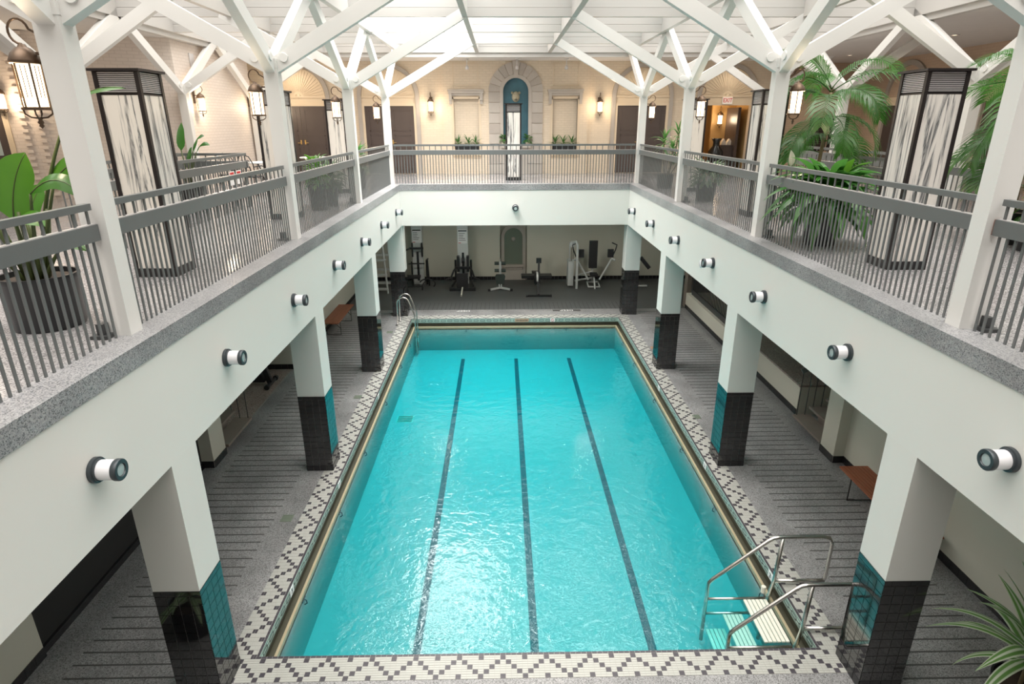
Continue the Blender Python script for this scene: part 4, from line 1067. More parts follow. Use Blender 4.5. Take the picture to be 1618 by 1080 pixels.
tower(-1.80, 21.35, 'tall grey press machine with curved side arms and sign, right of the cable machine', 1)
t = thing('sit_up_bench', 'small green-padded roller bench on splayed grey feet before the gym niche', 'exercise machine', (-0.46, 20.95, 0))
for z in (0.64, 0.90):
    for s in (-1, 1): MB().cyl((s*0.04, 0.3, z), (s*0.20, 0.3, z), 0.06, n=14).build('roller_pad', 'pad_green', t)
m = MB(); m.box(-0.04, 0.04, 0.28, 0.36, 0.3, 0.95); m.tube([(0, 0.3, 0.95), (0, 0.3, 1.08)], 0.015, 6); m.build('mast', 'machine_grey', t)
m = MB(); m.prism([(-0.13, 0.16), (0.13, 0.16), (0.18, 0.48), (0.14, 0.55), (-0.14, 0.55), (-0.18, 0.48)], 0.05, 0.13); m.build('back_pad', 'pad_green', t)
m = MB(); m.box(-0.06, -0.02, 0.0, 0.1, 0.05, 0.2); m.box(0.02, 0.06, 0.0, 0.1, 0.05, 0.2); m.beam((0, 0.05, 0.08), (0, 1.0, 0.10), 0.07, 0.06); m.build('frame', 'machine_grey', t)
for s in (-1, 1):
    m = MB(); m.beam((0, 0, 0.09), (s*0.36, -0.12, 0.045), 0.08, 0.06); f = m.build('foot', 'machine_grey', t)
    MB().cbox((s*0.39, -0.13, 0.04), (0.09, 0.11, 0.075)).build('rubber_foot', 'machine_dark', f)
t = thing('rowing_machine', 'black rowing machine seen end-on with round flywheel', 'exercise machine', (0.86, 20.0, 0))
m = MB(); m.box(-0.42, 0.42, 0.0, 0.09, 0.0, 0.06)
for s in (-1, 1): m.cyl((s*0.40, 0.0, 0.04), (s*0.44, 0.0, 0.04), 0.045, n=12)
m.build('front_foot', 'machine_dark', t)
m = MB(); m.beam((0, 0.05, 0.05), (0, 0.5, 0.38), 0.08, 0.09); m.beam((0, 0.5, 0.36), (0, 2.1, 0.32), 0.10, 0.09); m.build('rail', 'machine_dark', t)
m = MB(); m.lathe([(0, -0.10), (0.17, -0.10), (0.24, -0.05), (0.24, 0.05), (0.17, 0.10), (0, 0.10)], (-0.02, 0.8, 0.45), 24, 'x'); m.build('flywheel', 'machine_dark', t, auto=35)
m = MB(); m.lathe([(0.20, -0.03), (0.245, -0.03), (0.245, 0.03), (0.20, 0.03)], (-0.02, 0.79, 0.45), 24, 'x'); m.build('flywheel_cage', 'machine_grey', t)
m = MB(); m.beam((0.03, 0.75, 0.6), (0.05, 0.9, 1.05), 0.07, 0.06); m.box(-0.05, 0.13, 0.86, 0.92, 0.98, 1.16); m.build('monitor_arm', 'machine_dark', t)
m = MB(); m.box(-0.55, 0.55, 1.3, 1.7, 0.32, 0.42); m.build('foot_boards', 'machine_dark', t)
m = MB(); m.box(-0.15, 0.15, 1.75, 2.05, 0.38, 0.44); m.build('seat', 'pad_black', t)
t = thing('butterfly_machine', 'light grey butterfly press with tall black back pad near the far right column', 'exercise machine', (2.6, 21.35, 0))
m = MB(); m.box(-0.62, -0.42, -0.1, 0.35, 0.06, 0.95); m.build('weight_stack', 'machine_grey', t)
m = MB(); m.tube([(-0.32, -0.3, 0.0), (-0.32, -0.2, 1.55), (-0.36, -0.1, 1.66), (-0.48, 0.0, 1.62)], 0.045, 8); m.tube([(-0.55, 0.2, 0.95), (-0.55, 0.2, 1.6)], 0.025, 8); m.build('mast', 'machine_grey', t)
m = MB(); m.lathe([(0, -0.03), (0.11, -0.03), (0.11, 0.03), (0, 0.03)], (-0.48, 0.02, 1.55), 18, 'y'); m.build('pulley', 'machine_grey', t)
for xx in (-0.5, -0.44): MB().tube([(xx, 0.02, 0.95), (xx, 0.02, 1.45)], 0.01, 6).build('cable', 'machine_dark', t)
m = MB(); m.box(0.17, 0.47, 0.25, 0.35, 0.62, 1.62); m.build('back_pad', 'pad_black', t)
m = MB(); m.box(0.2, 0.46, -0.15, 0.2, 0.40, 0.48); m.build('seat_pad', 'pad_black', t)
m = MB(); m.tube([(0.32, 0.3, 0.1), (0.32, 0.35, 0.7)], 0.035, 8); m.tube([(-0.35, 0.1, 0.2), (0.32, 0.2, 0.28)], 0.035, 8); m.tube([(-0.35, 0.1, 0.38), (0.3, 0.25, 0.5)], 0.03, 8)
m.tube([(0.12, -0.25, 0.05), (0.52, -0.25, 0.05), (0.52, 0.2, 0.12), (0.12, 0.2, 0.12), (0.12, -0.25, 0.05)], 0.03, 8); m.tube([(0.33, -0.4, 0.0), (0.33, 0, 0.45)], 0.03, 8); m.build('base_frame', 'machine_grey', t)
for s, xe in ((-1, -0.32), (1, 0.95)):
    m = MB(); x0 = 0.32+s*0.2; m.tube([(x0, -0.1, 0.28), (xe, 0.0, 1.02)], 0.035, 8); m.tube([(xe, 0.0, 1.02), (xe+s*0.12, -0.08, 0.98)], 0.04, 8); m.build('lever', 'machine_grey', t)
    m = MB(); xp = xe+(0.16 if s < 0 else -0.05); m.box(xp-0.1, xp+0.1, -0.06, 0.06, 1.08, 1.36); m.build('arm_pad', 'pad_black', t)
    m = MB(); m.tube([(xe+s*0.02, 0, 1.1), (xe+s*0.12, 0, 1.35), (xe+s*0.16, 0, 1.52), (xe-s*0.02, 0, 1.6)], 0.022, 8); m.build('grip', 'machine_dark', t)
t = thing('shoulder_machine', 'exercise machine with a black pad half hidden by the far right column', 'exercise machine', (4.45, 21.2, 0))
m = MB(); m.beam((0.1, 0, 1.1), (0.42, -0.1, 0.72), 0.1, 0.12); m.beam((-0.5, 0, 0.9), (-0.5, 0.0, 1.1), 0.1, 0.1); m.build('pad', 'pad_black', t)
m = MB(); m.tube([(0, 0, 0), (0, 0, 1.1), (0.15, 0, 1.05)], 0.04, 8); m.tube([(-0.5, 0, 0.9), (-0.2, 0, 0.05), (0.4, 0, 0.05)], 0.04, 8); m.build('frame', 'machine_grey', t)
t = thing('weight_rack', 'white steel rack behind the far left column', 'rack', (-4.75, 20.6, 0))
for yy in (0, 0.9):
    for xx in (-0.35, 0.35): MB().tube([(xx, yy, 0), (xx*0.75, yy, 1.9)], 0.035, 8).build('upright', 'machine_grey', t)
for z in (0.12, 0.62, 1.15):
    for ya in (-0.05, 0.85): MB().box(-0.36, 0.36, ya, ya+0.10, z, z+0.07).build('shelf_bar', 'machine_grey', t)
t = thing('exercise_bike', 'black exercise bike standing before the cross wall on the left', 'exercise machine', (-6.1, 12.75, 0))
m = MB(); m.beam((0.42, -0.26, 0.06), (0.42, 0.26, 0.06), 0.06, 0.06)
for s in (-1, 1): m.cyl((0.42, s*0.24, 0.06), (0.42, s*0.31, 0.06), 0.06, n=14)
m.beam((-0.6, -0.26, 0.06), (-0.6, 0.26, 0.06), 0.06, 0.06); m.build('foot_bar', 'machine_dark', t)
m = MB(); m.prism([(-0.55, 0.1), (0.30, 0.1), (0.25, 0.25), (0.05, 0.55), (-0.3, 0.6), (-0.55, 0.35)], -0.08, 0.08); m.build('housing', 'machine_dark', t)
m = MB(); m.beam((0.40, 0, 0.06), (0.12, 0, 1.1), 0.09, 0.11); m.tube([(0.12, -0.22, 1.1), (0.12, 0.22, 1.1)], 0.02, 8); m.build('mast', 'machine_dark', t)
m = MB(); m.tube([(0.0, -0.1, 0.34), (0.0, -0.16, 0.34), (0.12, -0.16, 0.28), (0.12, -0.27, 0.28)], 0.018, 8); m.build('pedal_crank', 'steel', t)
m = MB(); m.beam((-0.35, 0, 0.55), (-0.42, 0, 0.85), 0.05, 0.06); m.build('seat_post', 'machine_dark', t)
m = MB(); m.prism([(-0.58, 0.85), (-0.26, 0.87), (-0.26, 0.92), (-0.58, 0.95)], -0.12, 0.12); m.build('saddle', 'pad_black', t)
print('lower done')

# ================================================================== PLANTS
def blade(p0, p1, p2, w, mat, seg=9, side=None, fold=0.12, prof='lance', name='leaf'):
    # one leaf blade along a quadratic curve p0 -> p1 -> p2
    p0, p1, p2 = Vector(p0), Vector(p1), Vector(p2); vs, fs, uv = [], [], []
    for i in range(seg+1):
        s = i/seg; c = p0*(1-s)**2+p1*2*s*(1-s)+p2*s*s; d = ((p1-p0)*(1-s)+(p2-p1)*s).normalized()
        if side is None:
            u = Vector((0, 0, 1)); sd = d.cross(u)
            sd = sd.normalized() if sd.length > 0.05 else Vector((1, 0, 0))
        else:
            sd = (Vector(side)-d*Vector(side).dot(d)).normalized()
        n = sd.cross(d).normalized()
        if prof == 'lance': q = math.sin(PI*min(1, s**0.75*0.97+0.03))**0.9
        elif prof == 'paddle': q = min(1, (s*5+0.15))*max(0.02, 1-max(0, (s-0.62)/0.38)**2.2)
        else: q = min(1, 0.45+s*3)*max(0.02, 1-s**2.6)
        h = w/2*q
        vs += [tuple(c-sd*h+n*fold*h*2), tuple(c-sd*h*0.5+n*fold*h*.8), tuple(c), tuple(c+sd*h*0.5+n*fold*h*.8), tuple(c+sd*h+n*fold*h*2)]
        uv += [(0, s), (.25, s), (.5, s), (.75, s), (1, s)]
        if i:
            a = (i-1)*5; b_ = i*5
            for k in range(4): fs.append((a+k, a+k+1, b_+k+1, b_+k))
    me = D.meshes.new(name); me.from_pydata(vs, [], fs); me.update(); me.materials.append(MATS[mat])
    ul = me.uv_layers.new(name='UVMap')
    for l in me.loops: ul.data[l.index].uv = uv[l.vertex_index]
    me.polygons.foreach_set('use_smooth', [True]*len(me.polygons))
    return me
def arch_leaf(L, w, elev, curv, mat, prof='lance', seg=9, fold=0.12):
    # leaf in local xz-plane that leaves at elev and bends down by curv
    a = elev; p = Vector((0, 0, 0)); pts = [p.copy()]
    for i in range(10):
        p = p+Vector((math.cos(a), 0, math.sin(a)))*L/10; a -= curv/10; pts.append(p.copy())
    mid = pts[5]*2-(pts[0]+pts[10])*0.5
    return blade(pts[0], mid, pts[10], w, mat, seg, side=(0, 1, 0), fold=fold, prof=prof)
def pot(t, r, h, soil=True):
    MB().lathe([(0, 0), (r*0.86, 0), (r*0.9, h*0.04), (r*0.97, h*0.9), (r, h*0.93), (r, h), (r*0.92, h), (r*0.9, h*0.9), (0, h*0.9)], n=32).build('pot', 'pot_black', t, auto=40)
    MB().lathe([(0, h*0.905), (r*0.9, h*0.905)], n=24).build('soil', 'soil', t)
def rosette(t, meshes, n, z0, z1, r0=0.03, spin=2.399, tilt=0.25, scale=(0.8, 1.15), cx=0, cy=0, name='leaf'):
    for i in range(n):
        f = i/max(1, n-1); a = spin*i+random.uniform(-.2, .2); me = meshes[min(len(meshes)-1, int(f*len(meshes)))]
        m = Matrix.Translation((cx+r0*math.cos(a), cy+r0*math.sin(a), z0+(z1-z0)*f)) @ Matrix.Rotation(a, 4, 'Z') @ Matrix.Rotation(random.uniform(-tilt, tilt), 4, 'X') @ Matrix.Rotation(random.uniform(-tilt, tilt), 4, 'Y') @ Matrix.Scale(random.uniform(*scale), 4)
        link(name, me, t, matrix=m)

# bird of paradise in the large pot at the left edge
t = thing('bird_of_paradise', 'big-leaved bird of paradise in a black pot at the left edge', 'potted plant', (-4.36, 5.12, ZL))
pot(t, 0.30, 0.46)
def rel(p): return Vector(p)-Vector((-4.36, 5.12, ZL))
def paddle(base, foot, ctrl, tip, w, side, bend=None):
    base, foot, ctrl, tip = map(rel, (base, foot, ctrl, tip))
    m = MB(); q = (base+foot)/2+(bend if bend else Vector((0, 0, 0.05)))
    pts = [base*(1-s)**2+q*2*s*(1-s)+foot*s*s for s in [i/8 for i in range(9)]]
    m.tube(pts, 0.014, 8, [0.02-0.010*i/8 for i in range(9)]); st = m.build('stalk', 'stalk', t, smooth=True)
    me = blade(foot, ctrl, tip, w, 'leaf_paddle', 12, side=side, fold=0.10, prof='paddle'); link('leaf', me, t)
    m = MB(); pts = [foot*(1-s)**2+ctrl*2*s*(1-s)+tip*s*s for s in [i/8 for i in range(9)]]
    m.tube(pts, 0.006, 6, [0.007-0.005*i/8 for i in range(9)]); m.build('midrib', 'stalk', st, smooth=True)
B0 = (-4.36, 5.12, 4.36)
paddle((-4.38, 5.10, 4.36), (-4.32, 4.98, 4.90), (-4.26, 4.96, 5.20), (-4.10, 4.99, 5.41), 0.26, (1, 0.25, 0.15))
paddle((-4.34, 5.14, 4.36), (-3.80, 5.13, 5.69), (-3.62, 5.15, 5.93), (-3.32, 5.16, 5.88), 0.15, (0, 0.9, 0.3), Vector((-0.12, 0, 0.05)))
paddle((-4.33, 5.12, 4.36), (-4.02, 5.10, 5.16), (-3.90, 5.12, 5.36), (-3.68, 5.14, 5.34), 0.16, (0.3, 0.2, 0.9))
paddle((-4.33, 5.08, 4.36), (-4.10, 4.93, 5.10), (-3.84, 4.92, 5.34), (-3.68, 4.93, 5.05), 0.14, (0.1, 0.6, 0.8))
paddle((-4.36, 5.05, 4.36), (-4.26, 4.90, 4.88), (-4.12, 4.85, 5.02), (-3.98, 4.83, 4.86), 0.16, (0, 0.8, 0.5))
paddle((-4.30, 5.12, 4.36), (-4.02, 5.00, 4.66), (-3.92, 4.98, 4.76), (-3.80, 4.97, 4.64), 0.10, (0, 0.8, 0.5))
paddle((-4.42, 5.12, 4.36), (-4.62, 5.02, 5.00), (-4.70, 5.00, 5.35), (-4.74, 4.98, 5.62), 0.24, (1, 0.2, 0))
paddle((-4.40, 5.18, 4.36), (-4.50, 5.36, 4.80), (-4.50, 5.44, 5.0), (-4.40, 5.50, 5.12), 0.18, (1, 0.1, 0))
paddle((-4.42, 5.05, 4.36), (-4.55, 4.85, 4.80), (-4.60, 4.78, 5.0), (-4.50, 4.72, 5.02), 0.18, (0.4, 0.8, 0.3))
for k in range(6):
    m = MB(); a = k*1.05; m.tube([(0.08*math.cos(a), 0.08*math.sin(a), 0.40), (0.16*math.cos(a), 0.16*math.sin(a), 0.75), (0.22*math.cos(a), 0.2*math.sin(a), 1.0)], 0.013, 6); m.build('stalk', 'stalk', t, smooth=True)
# second bird of paradise farther back
t = thing('bird_of_paradise', 'dark-leaved bird of paradise showing behind the large left pylon', 'potted plant', (-6.85, 13.0, ZL)); pot(t, 0.24, 0.4)
for (f, c, p, w) in (((-0.05, 0, 1.15), (-0.06, 0, 1.45), (0.05, 0, 1.68), 0.2), ((0.18, 0, 1.12), (0.30, 0, 1.48), (0.46, 0, 1.42), 0.13), ((0.05, 0, 0.9), (0.12, -.05, 1.2), (0.2, -.1, 1.2), 0.15), ((-0.25, 0, 1.0), (-0.4, 0, 1.4), (-0.6, 0, 1.3), 0.16), ((0.22, 0.05, 1.1), (0.35, 0.05, 1.36), (0.52, 0.05, 1.24), 0.11)):
    m = MB(); m.tube([(0, 0, 0.36), (f[0]*0.5, 0, f[2]*0.7), f], 0.012, 6); m.build('stalk', 'stalk', t, smooth=True)
    link('leaf', blade(f, c, p, w, 'leaf_lily', 8, side=(0.3, 0.6, 0.6), prof='paddle'), t)

# peace lily behind the right railing
t = thing('peace_lily', 'large peace lily with white flower spilling from a black pot behind the right railing', 'potted plant', (4.18, 8.62, ZL)); pot(t, 0.24, 0.42)
LL = [arch_leaf(0.78, 0.14, 0.35, 1.9, 'leaf_lily'), arch_leaf(0.84, 0.15, 0.75, 2.1, 'leaf_lily'), arch_leaf(0.74, 0.15, 1.0, 1.9, 'leaf_lily'), arch_leaf(0.6, 0.14, 1.2, 1.5, 'leaf_lily')]
rosette(t, LL, 150, 0.46, 0.86, 0.12, tilt=0.3, scale=(0.75, 1.2))
rosette(t, [arch_leaf(0.36, 0.15, 0.9, 1.1, 'leaf_paddle')], 6, 0.85, 1.0, 0.2, tilt=0.6)
sp = blade((-0.55, 0.05, 1.08), (-0.58, 0.03, 1.22), (-0.60, 0.0, 1.30), 0.10, 'lily_flower', 7, side=(1, 0.2, 0), fold=0.35, prof='lance'); fl = link('flower', sp, t)
m = MB(); m.tube([(0, 0, 0.6), (-0.4, 0.05, 0.95), (-0.55, 0.05, 1.08)], 0.007, 6); m.build('flower_stalk', 'stalk', t)
m = MB(); m.cyl((-0.555, 0.03, 1.10), (-0.575, 0.02, 1.19), 0.012, 0.009, n=8); m.build('spadix', 'lily_flower', fl)

# feather palms
def frond_mesh(L, elev, curv, n=34, wl=0.36, ww=0.023, mat='leaf_palm', hang=0.9):
    a = elev; p = Vector((0, 0, 0)); pts = [p.copy()]; dirs = []
    N_ = 16
    for i in range(N_):
        d = Vector((math.cos(a), 0, math.sin(a))); dirs.append(d); p = p+d*L/N_; a -= curv/N_*(0.5+1.0*i/N_); pts.append(p.copy())
    dirs.append(dirs[-1])
    vs, fs = [], []
    m = MB(); m.tube(pts, 0.009, 5, [0.011-0.009*i/N_ for i in range(N_+1)]); vs += m.v; fs += m.f
    for i in range(n):
        f = 0.16+0.84*i/(n-1); k = f*N_; j = min(N_-1, int(k)); c = pts[j].lerp(pts[j+1], k-j); d = dirs[j]; up = Vector((-d.z, 0, d.x))
        for s in (-1, 1):
            l = wl*(0.55+0.75*math.sin(PI*min(1, f*0.9+0.08)))*random.uniform(.9, 1.1); sd = Vector((0, s, 0))
            dr = (d*(0.55+0.5*f)+sd*0.85+up*0.12).normalized(); e = c+dr*l*0.5; tip = e+(dr+Vector((0, 0, -hang*random.uniform(.6, 1.2)))).normalized()*l*0.55
            wv = dr.cross(up).normalized()*ww/2 if True else None
            wv = (d-dr*d.dot(dr)).normalized()*ww/2
            b_ = len(vs); vs += [tuple(c-wv*.5), tuple(c+wv*.5), tuple(e+wv), tuple(e-wv), tuple(tip)]; fs += [(b_, b_+1, b_+2, b_+3), (b_+3, b_+2, b_+4)]
    me = D.meshes.new('frond'); me.from_pydata(vs, [], fs); me.update(); me.materials.append(MATS[mat]); me.polygons.foreach_set('use_smooth', [True]*len(me.polygons))
    return me
def palm(x, y, crown_z, label, fronds, trunk_r=0.03, potr=0.26, stems=1):
    t = thing('feather_palm', label, 'potted palm', (x, y, ZL)); pot(t, potr, 0.45)
    H = crown_z-ZL
    m = MB(); m.tube([(0, 0, 0.38), (-0.02, 0, H*0.4), (0.02, 0, H*0.75), (0, 0, H)], trunk_r, 10, [trunk_r*1.25, trunk_r*1.1, trunk_r, trunk_r*0.8]); tr = m.build('trunk', 'cane', t, smooth=True)
    for (az, el, L, cv, dz) in fronds:
        me = frond_mesh(L*1.12, el, cv); link('frond', me, t, matrix=Matrix.Translation((0, 0, H+dz)) @ Matrix.Rotation(az, 4, 'Z') @ Matrix.Rotation(random.uniform(-.3, .3), 4, 'X'))
palm(5.32, 11.2, 6.10, 'tall feather palm behind the second right post, its crown reaching the roof branches', [
    (PI*0.98, 1.15, 0.95, 1.2, 0.05), (0.1, 0.95, 1.25, 1.9, 0.05), (-0.5, 0.7, 1.25, 1.9, 0.0), (PI+0.25, 0.75, 1.05, 2.3, 0.0), (PI-0.5, 0.45, 1.2, 2.0, -0.1), (-1.2, 0.5, 1.1, 2.2, -0.1), (-2.1, 0.4, 1.15, 2.1, -0.15),
    (0.4, 0.5, 1.3, 2.1, -0.1), (1.4, 0.7, 1.1, 1.8, 0.0), (2.3, 0.5, 1.1, 2.0, -0.1), (-1.6, 0.1, 1.0, 1.9, -0.4), (-0.8, 0.1, 1.05, 1.8, -0.4), (PI+0.5, 0.05, 1.0, 1.7, -0.45), (-2.6, 0.2, 0.95, 1.8, -0.7), (0.2, 0.1, 0.9, 1.8, -0.7), (-1.2, 0.1, 0.8, 1.8, -0.8), (PI, 0.3, 0.8, 1.6, -1.0)])
palm(6.95, 8.7, 6.05, 'feather palm by the right edge, half hidden by the nearest right post', [
    (PI+0.05, 0.75, 1.0, 1.5, 0.1), (PI-0.5, 0.35, 1.2, 2.0, 0.0), (PI+0.5, 0.3, 1.2, 2.1, -0.1), (PI+0.9, 0.6, 1.2, 2.1, 0.0), (-1.5, 0.5, 1.1, 2.0, 0.0), (-0.6, 0.6, 1.1, 2.0, 0.0), (0.3, 0.6, 1.1, 2.0, 0.0), (1.5, 0.6, 1.1, 2.0, 0.0),
    (PI+0.15, 0.0, 1.1, 1.7, -0.35), (PI-0.35, 0.05, 1.0, 1.6, -0.6), (-2.2, 0.0, 1.0, 1.6, -0.5), (PI+0.3, -0.1, 0.9, 1.3, -0.8), (-1.3, -0.1, 0.9, 1.4, -0.8)], 0.045, 0.3)

# dracaena and leafy pots along the gallery
def dracaena(x, y, label, canes, mat='leaf_drac', potr=0.22, poth=0.36, L=0.42, w=0.05, nl=22, zb=ZL):
    t = thing('dracaena', label, 'potted plant', (x, y, zb)); pot(t, potr, poth)
    ms = [arch_leaf(L, w, -0.1, 1.3, mat, 'strap'), arch_leaf(L*1.05, w, 0.45, 1.6, mat, 'strap'), arch_leaf(L, w, 0.95, 1.5, mat, 'strap'), arch_leaf(L*0.8, w*.9, 1.35, 0.8, mat, 'strap')]
    for (cx, cy, h) in canes:
        m = MB(); m.tube([(cx*0.3, cy*0.3, poth*0.9), (cx*0.8, cy*0.8, h*0.6), (cx, cy, h)], 0.016, 8); m.build('cane', 'cane', t, smooth=True)
        rosette(t, ms, nl, h-0.22, h+0.06, 0.012, tilt=0.25, cx=cx, cy=cy)
dracaena(3.98, 16.6, 'tall dracaena on slim canes before the right dark doors', [(-0.1, 0, 1.22), (0.28, 0.05, 1.42), (0.12, -0.1, 0.98), (0.35, -0.1, 1.05)], L=0.40, w=0.055, nl=24)
# dusty-leaved bushes in pots
def bush(x, y, label, r, h, potr, poth, n=110, mat='leaf_dusty', L=0.3, w=0.07):
    t = thing('potted_bush', label, 'potted plant', (x, y, ZL)); pot(t, potr, poth)
    ms = [arch_leaf(L, w, 0.1, 1.5, mat), arch_leaf(L*1.1, w, 0.6, 1.6, mat), arch_leaf(L, w, 1.1, 1.2, mat)]
    rosette(t, ms, n, poth*0.95, h, r*0.35, tilt=0.4, scale=(0.8, 1.3))
bush(4.16, 13.75, 'grey-green leafy plant in a black pot behind the third right railing', 0.42, 0.72, 0.22, 0.4)
bush(-4.12, 13.3, 'grey-green leafy plant in a black pot behind the left railing past the second post', 0.45, 0.75, 0.24, 0.45)
bush(-4.25, 16.9, 'bright leafy plant showing above the far left railing', 0.3, 1.05, 0.2, 0.5, 60, 'leaf_drac')
bush(-4.1, 12.55, 'small bright leafy plant beside the second left pylon', 0.25, 1.0, 0.18, 0.5, 45, 'leaf_paddle', 0.22, 0.08)
bush(6.85, 8.05, 'low leafy plant under the right edge palm', 0.3, 0.75, 0.25, 0.42, 60, 'leaf_lily')
# striped dracaenas on the deck at the bottom corners
def striped(x, y, h, label, n=34, L=0.85, w=0.13):
    t = thing('striped_dracaena', label, 'potted plant', (x, y, 0)); pot(t, 0.24, 0.4)
    ms = [arch_leaf(L, w, 0.15, 1.3, 'leaf_striped', 'strap', 10), arch_leaf(L*1.1, w, 0.6, 1.4, 'leaf_striped', 'strap', 10), arch_leaf(L, w, 1.05, 1.1, 'leaf_striped', 'strap', 10), arch_leaf(L*0.8, w*.8, 1.35, 0.5, 'leaf_striped', 'strap', 10)]
    m = MB(); m.tube([(0, 0, 0.36), (0.01, 0, h)], 0.02, 8); m.build('cane', 'cane', t)
    rosette(t, ms, n, h-0.30, h+0.04, 0.015, tilt=0.2)
striped(4.72, 4.40, 0.95, 'white-striped dracaena at the bottom right corner of the deck')
striped(-4.05, 3.72, 0.72, 'striped dracaena with only leaf tips showing at the bottom left', 24, 0.5, 0.08)

# ---- plants in the back wall
for s, lb in ((-1, 'left'), (1, 'right')):
    x = XCB+s*1.655
    t = thing('window_planter', f'dark planter with spiky plants in the {lb} blind window', 'planter', (x, YB-0.10, 4.62))
    MB().box(-0.40, 0.40, -0.10, 0.055, 0.005, 0.30).build('trough', 'pot_black', t)
    ms = [arch_leaf(0.34, 0.05, 0.5, 1.2, 'leaf_lily', 'strap', 6), arch_leaf(0.36, 0.05, 1.0, 1.0, 'leaf_drac', 'strap', 6), arch_leaf(0.3, 0.045, 1.35, 0.6, 'leaf_lily', 'strap', 6)]
    for cx in ((-0.3, 0.05, 0.3) if s < 0 else (-0.32, -0.05, 0.25)): rosette(t, ms, 14, 0.30, 0.42, 0.01, cx=cx, cy=-0.05, scale=(.7, 1.0))
for s, lb in ((-1, 'left'), (1, 'right')):
    t = thing('ivy_pot', f'small green ivy on the {lb} side of the niche sill', 'potted plant', (XCB+s*0.40, yf-0.06, ZL+0.94))
    MB().lathe([(0, 0), (0.07, 0), (0.09, 0.12), (0.08, 0.12), (0, 0.11)], n=16).build('pot', 'sandstone_pale', t)
    ms = [arch_leaf(0.16, 0.09, 0.2, 1.6, 'leaf_drac', 'lance', 5), arch_leaf(0.16, 0.09, 0.9, 1.6, 'leaf_drac', 'lance', 5)]
    rosette(t, ms, 34, 0.10, 0.30, 0.05, scale=(.7, 1.2))

# ================================================================== GALLERY FURNITURE, RAMPS, SIDE WALLS
railing((-5.70, 8.2), (-5.70, 13.1), 'grey ramp railing behind the large left pylon', sp=0.10, group='grey ramp railings')
railing((-5.70, 13.15), (-7.9, 13.15), 'short grey railing closing the left ramp', sp=0.10, group='grey ramp railings')
railing((-6.9, 9.3), (-6.9, 12.9), 'second grey railing on the far side of the left ramp', sp=0.12, group='grey ramp railings')
railing((-5.55, 6.3), (-7.2, 6.9), 'grey railing behind the bird of paradise', sp=0.10, group='grey ramp railings')
railing((6.05, 14.0), (6.05, 9.4), 'grey ramp railing behind the peace lily', sp=0.10, group='grey ramp railings')
railing((7.35, 16.6), (7.35, 9.6), 'second grey railing on the far side of the right ramp', sp=0.12, group='grey ramp railings')
railing((6.1, 7.1), (7.9, 7.1), 'dark grey railing near the right edge palm', sp=0.10, dark=True, group='grey ramp railings')
for (y, lb) in ((12.30, 'nearer'), (12.62, 'farther')):
    t = thing('notice', f'white notice with red heading on the left ramp railing, {lb} one', 'notice', (-5.655, y, ZL+0.52))
    MB().box(0, 0.004, -0.12, 0.12, 0, 0.26).build('sheet', 'paper_white', t); MB().box(0.004, 0.006, -0.09, 0.09, 0.19, 0.24).build('heading', 'red_ink', t)
# cafe tables and wrought-iron chairs
def cafe_table(x, y, label):
    t = thing('cafe_table', label, 'table', (x, y, ZL), group='white round cafe tables')
    MB().lathe([(0, 0.70), (0.38, 0.70), (0.39, 0.715), (0.38, 0.73), (0, 0.73)], n=28).build('tabletop', 'table_white', t, auto=40)
    for k in range(3):
        a = k*2*PI/3+0.4; m = MB(); c, s_ = math.cos(a), math.sin(a)
        m.tube([(0.28*c, 0.28*s_, 0), (0.24*c, 0.24*s_, 0.03), (0.06*c, 0.06*s_, 0.2), (0.03*c, 0.03*s_, 0.4), (0.10*c, 0.10*s_, 0.55), (0.22*c, 0.22*s_, 0.70)], 0.013, 8); m.build('leg', 'black_metal', t, smooth=True)
def iron_chair(x, y, rz, label):
    t = thing('iron_chair', label, 'chair', (x, y, ZL), rz, 'wrought-iron cafe chairs')
    MB().lathe([(0, 0.43), (0.2, 0.43), (0.21, 0.445), (0.2, 0.46), (0, 0.46)], n=20).build('seat', 'black_metal', t)
    for (a, b_) in ((-1, -1), (1, -1), (-1, 1), (1, 1)):
        m = MB(); m.tube([(a*0.2, b_*0.2, 0), (a*0.15, b_*0.15, 0.44)], 0.012, 8); m.build('leg', 'black_metal', t)
    m = MB(); m.tube([(-0.19, 0.18, 0.44), (-0.22, 0.24, 0.75), (-0.14, 0.27, 0.92), (0, 0.28, 0.96), (0.14, 0.27, 0.92), (0.22, 0.24, 0.75), (0.19, 0.18, 0.44)], 0.013, 8); bk = m.build('backrest', 'black_metal', t, smooth=True)
    m = MB()
    for cx, cz, q in ((-0.08, 0.62, 1), (0.08, 0.62, -1), (-0.07, 0.78, -1), (0.07, 0.78, 1)):
        m.tube([(cx+q*0.07*math.cos(u)*(1-u/9), 0.25, cz+0.07*math.sin(u)*(1-u/9)) for u in [i*0.6 for i in range(11)]], 0.008, 6)
    m.build('scrollwork', 'black_metal', bk, smooth=True)['kind'] = 'stuff'
    for a in (-1, 1):
        m = MB(); m.tube([(a*0.2, 0.2, 0.68), (a*0.25, 0.0, 0.70), (a*0.24, -0.16, 0.66), (a*0.18, -0.15, 0.46)], 0.012, 8); m.build('armrest', 'black_metal', t, smooth=True)
cafe_table(-6.55, 16.3, 'white round cafe table beside the pale brick block')
cafe_table(-5.9, 18.6, 'white round cafe table farther off near the dark doors')
iron_chair(-7.2, 15.7, 0.6, 'black wrought-iron chair left of the nearer cafe table')
iron_chair(-6.4, 15.3, 2.8, 'black wrought-iron chair in front of the nearer cafe table')
iron_chair(-6.7, 17.2, 0.1, 'black wrought-iron chair behind the nearer cafe table')
iron_chair(-5.6, 19.4, -0.4, 'black wrought-iron chair beside the farther cafe table')
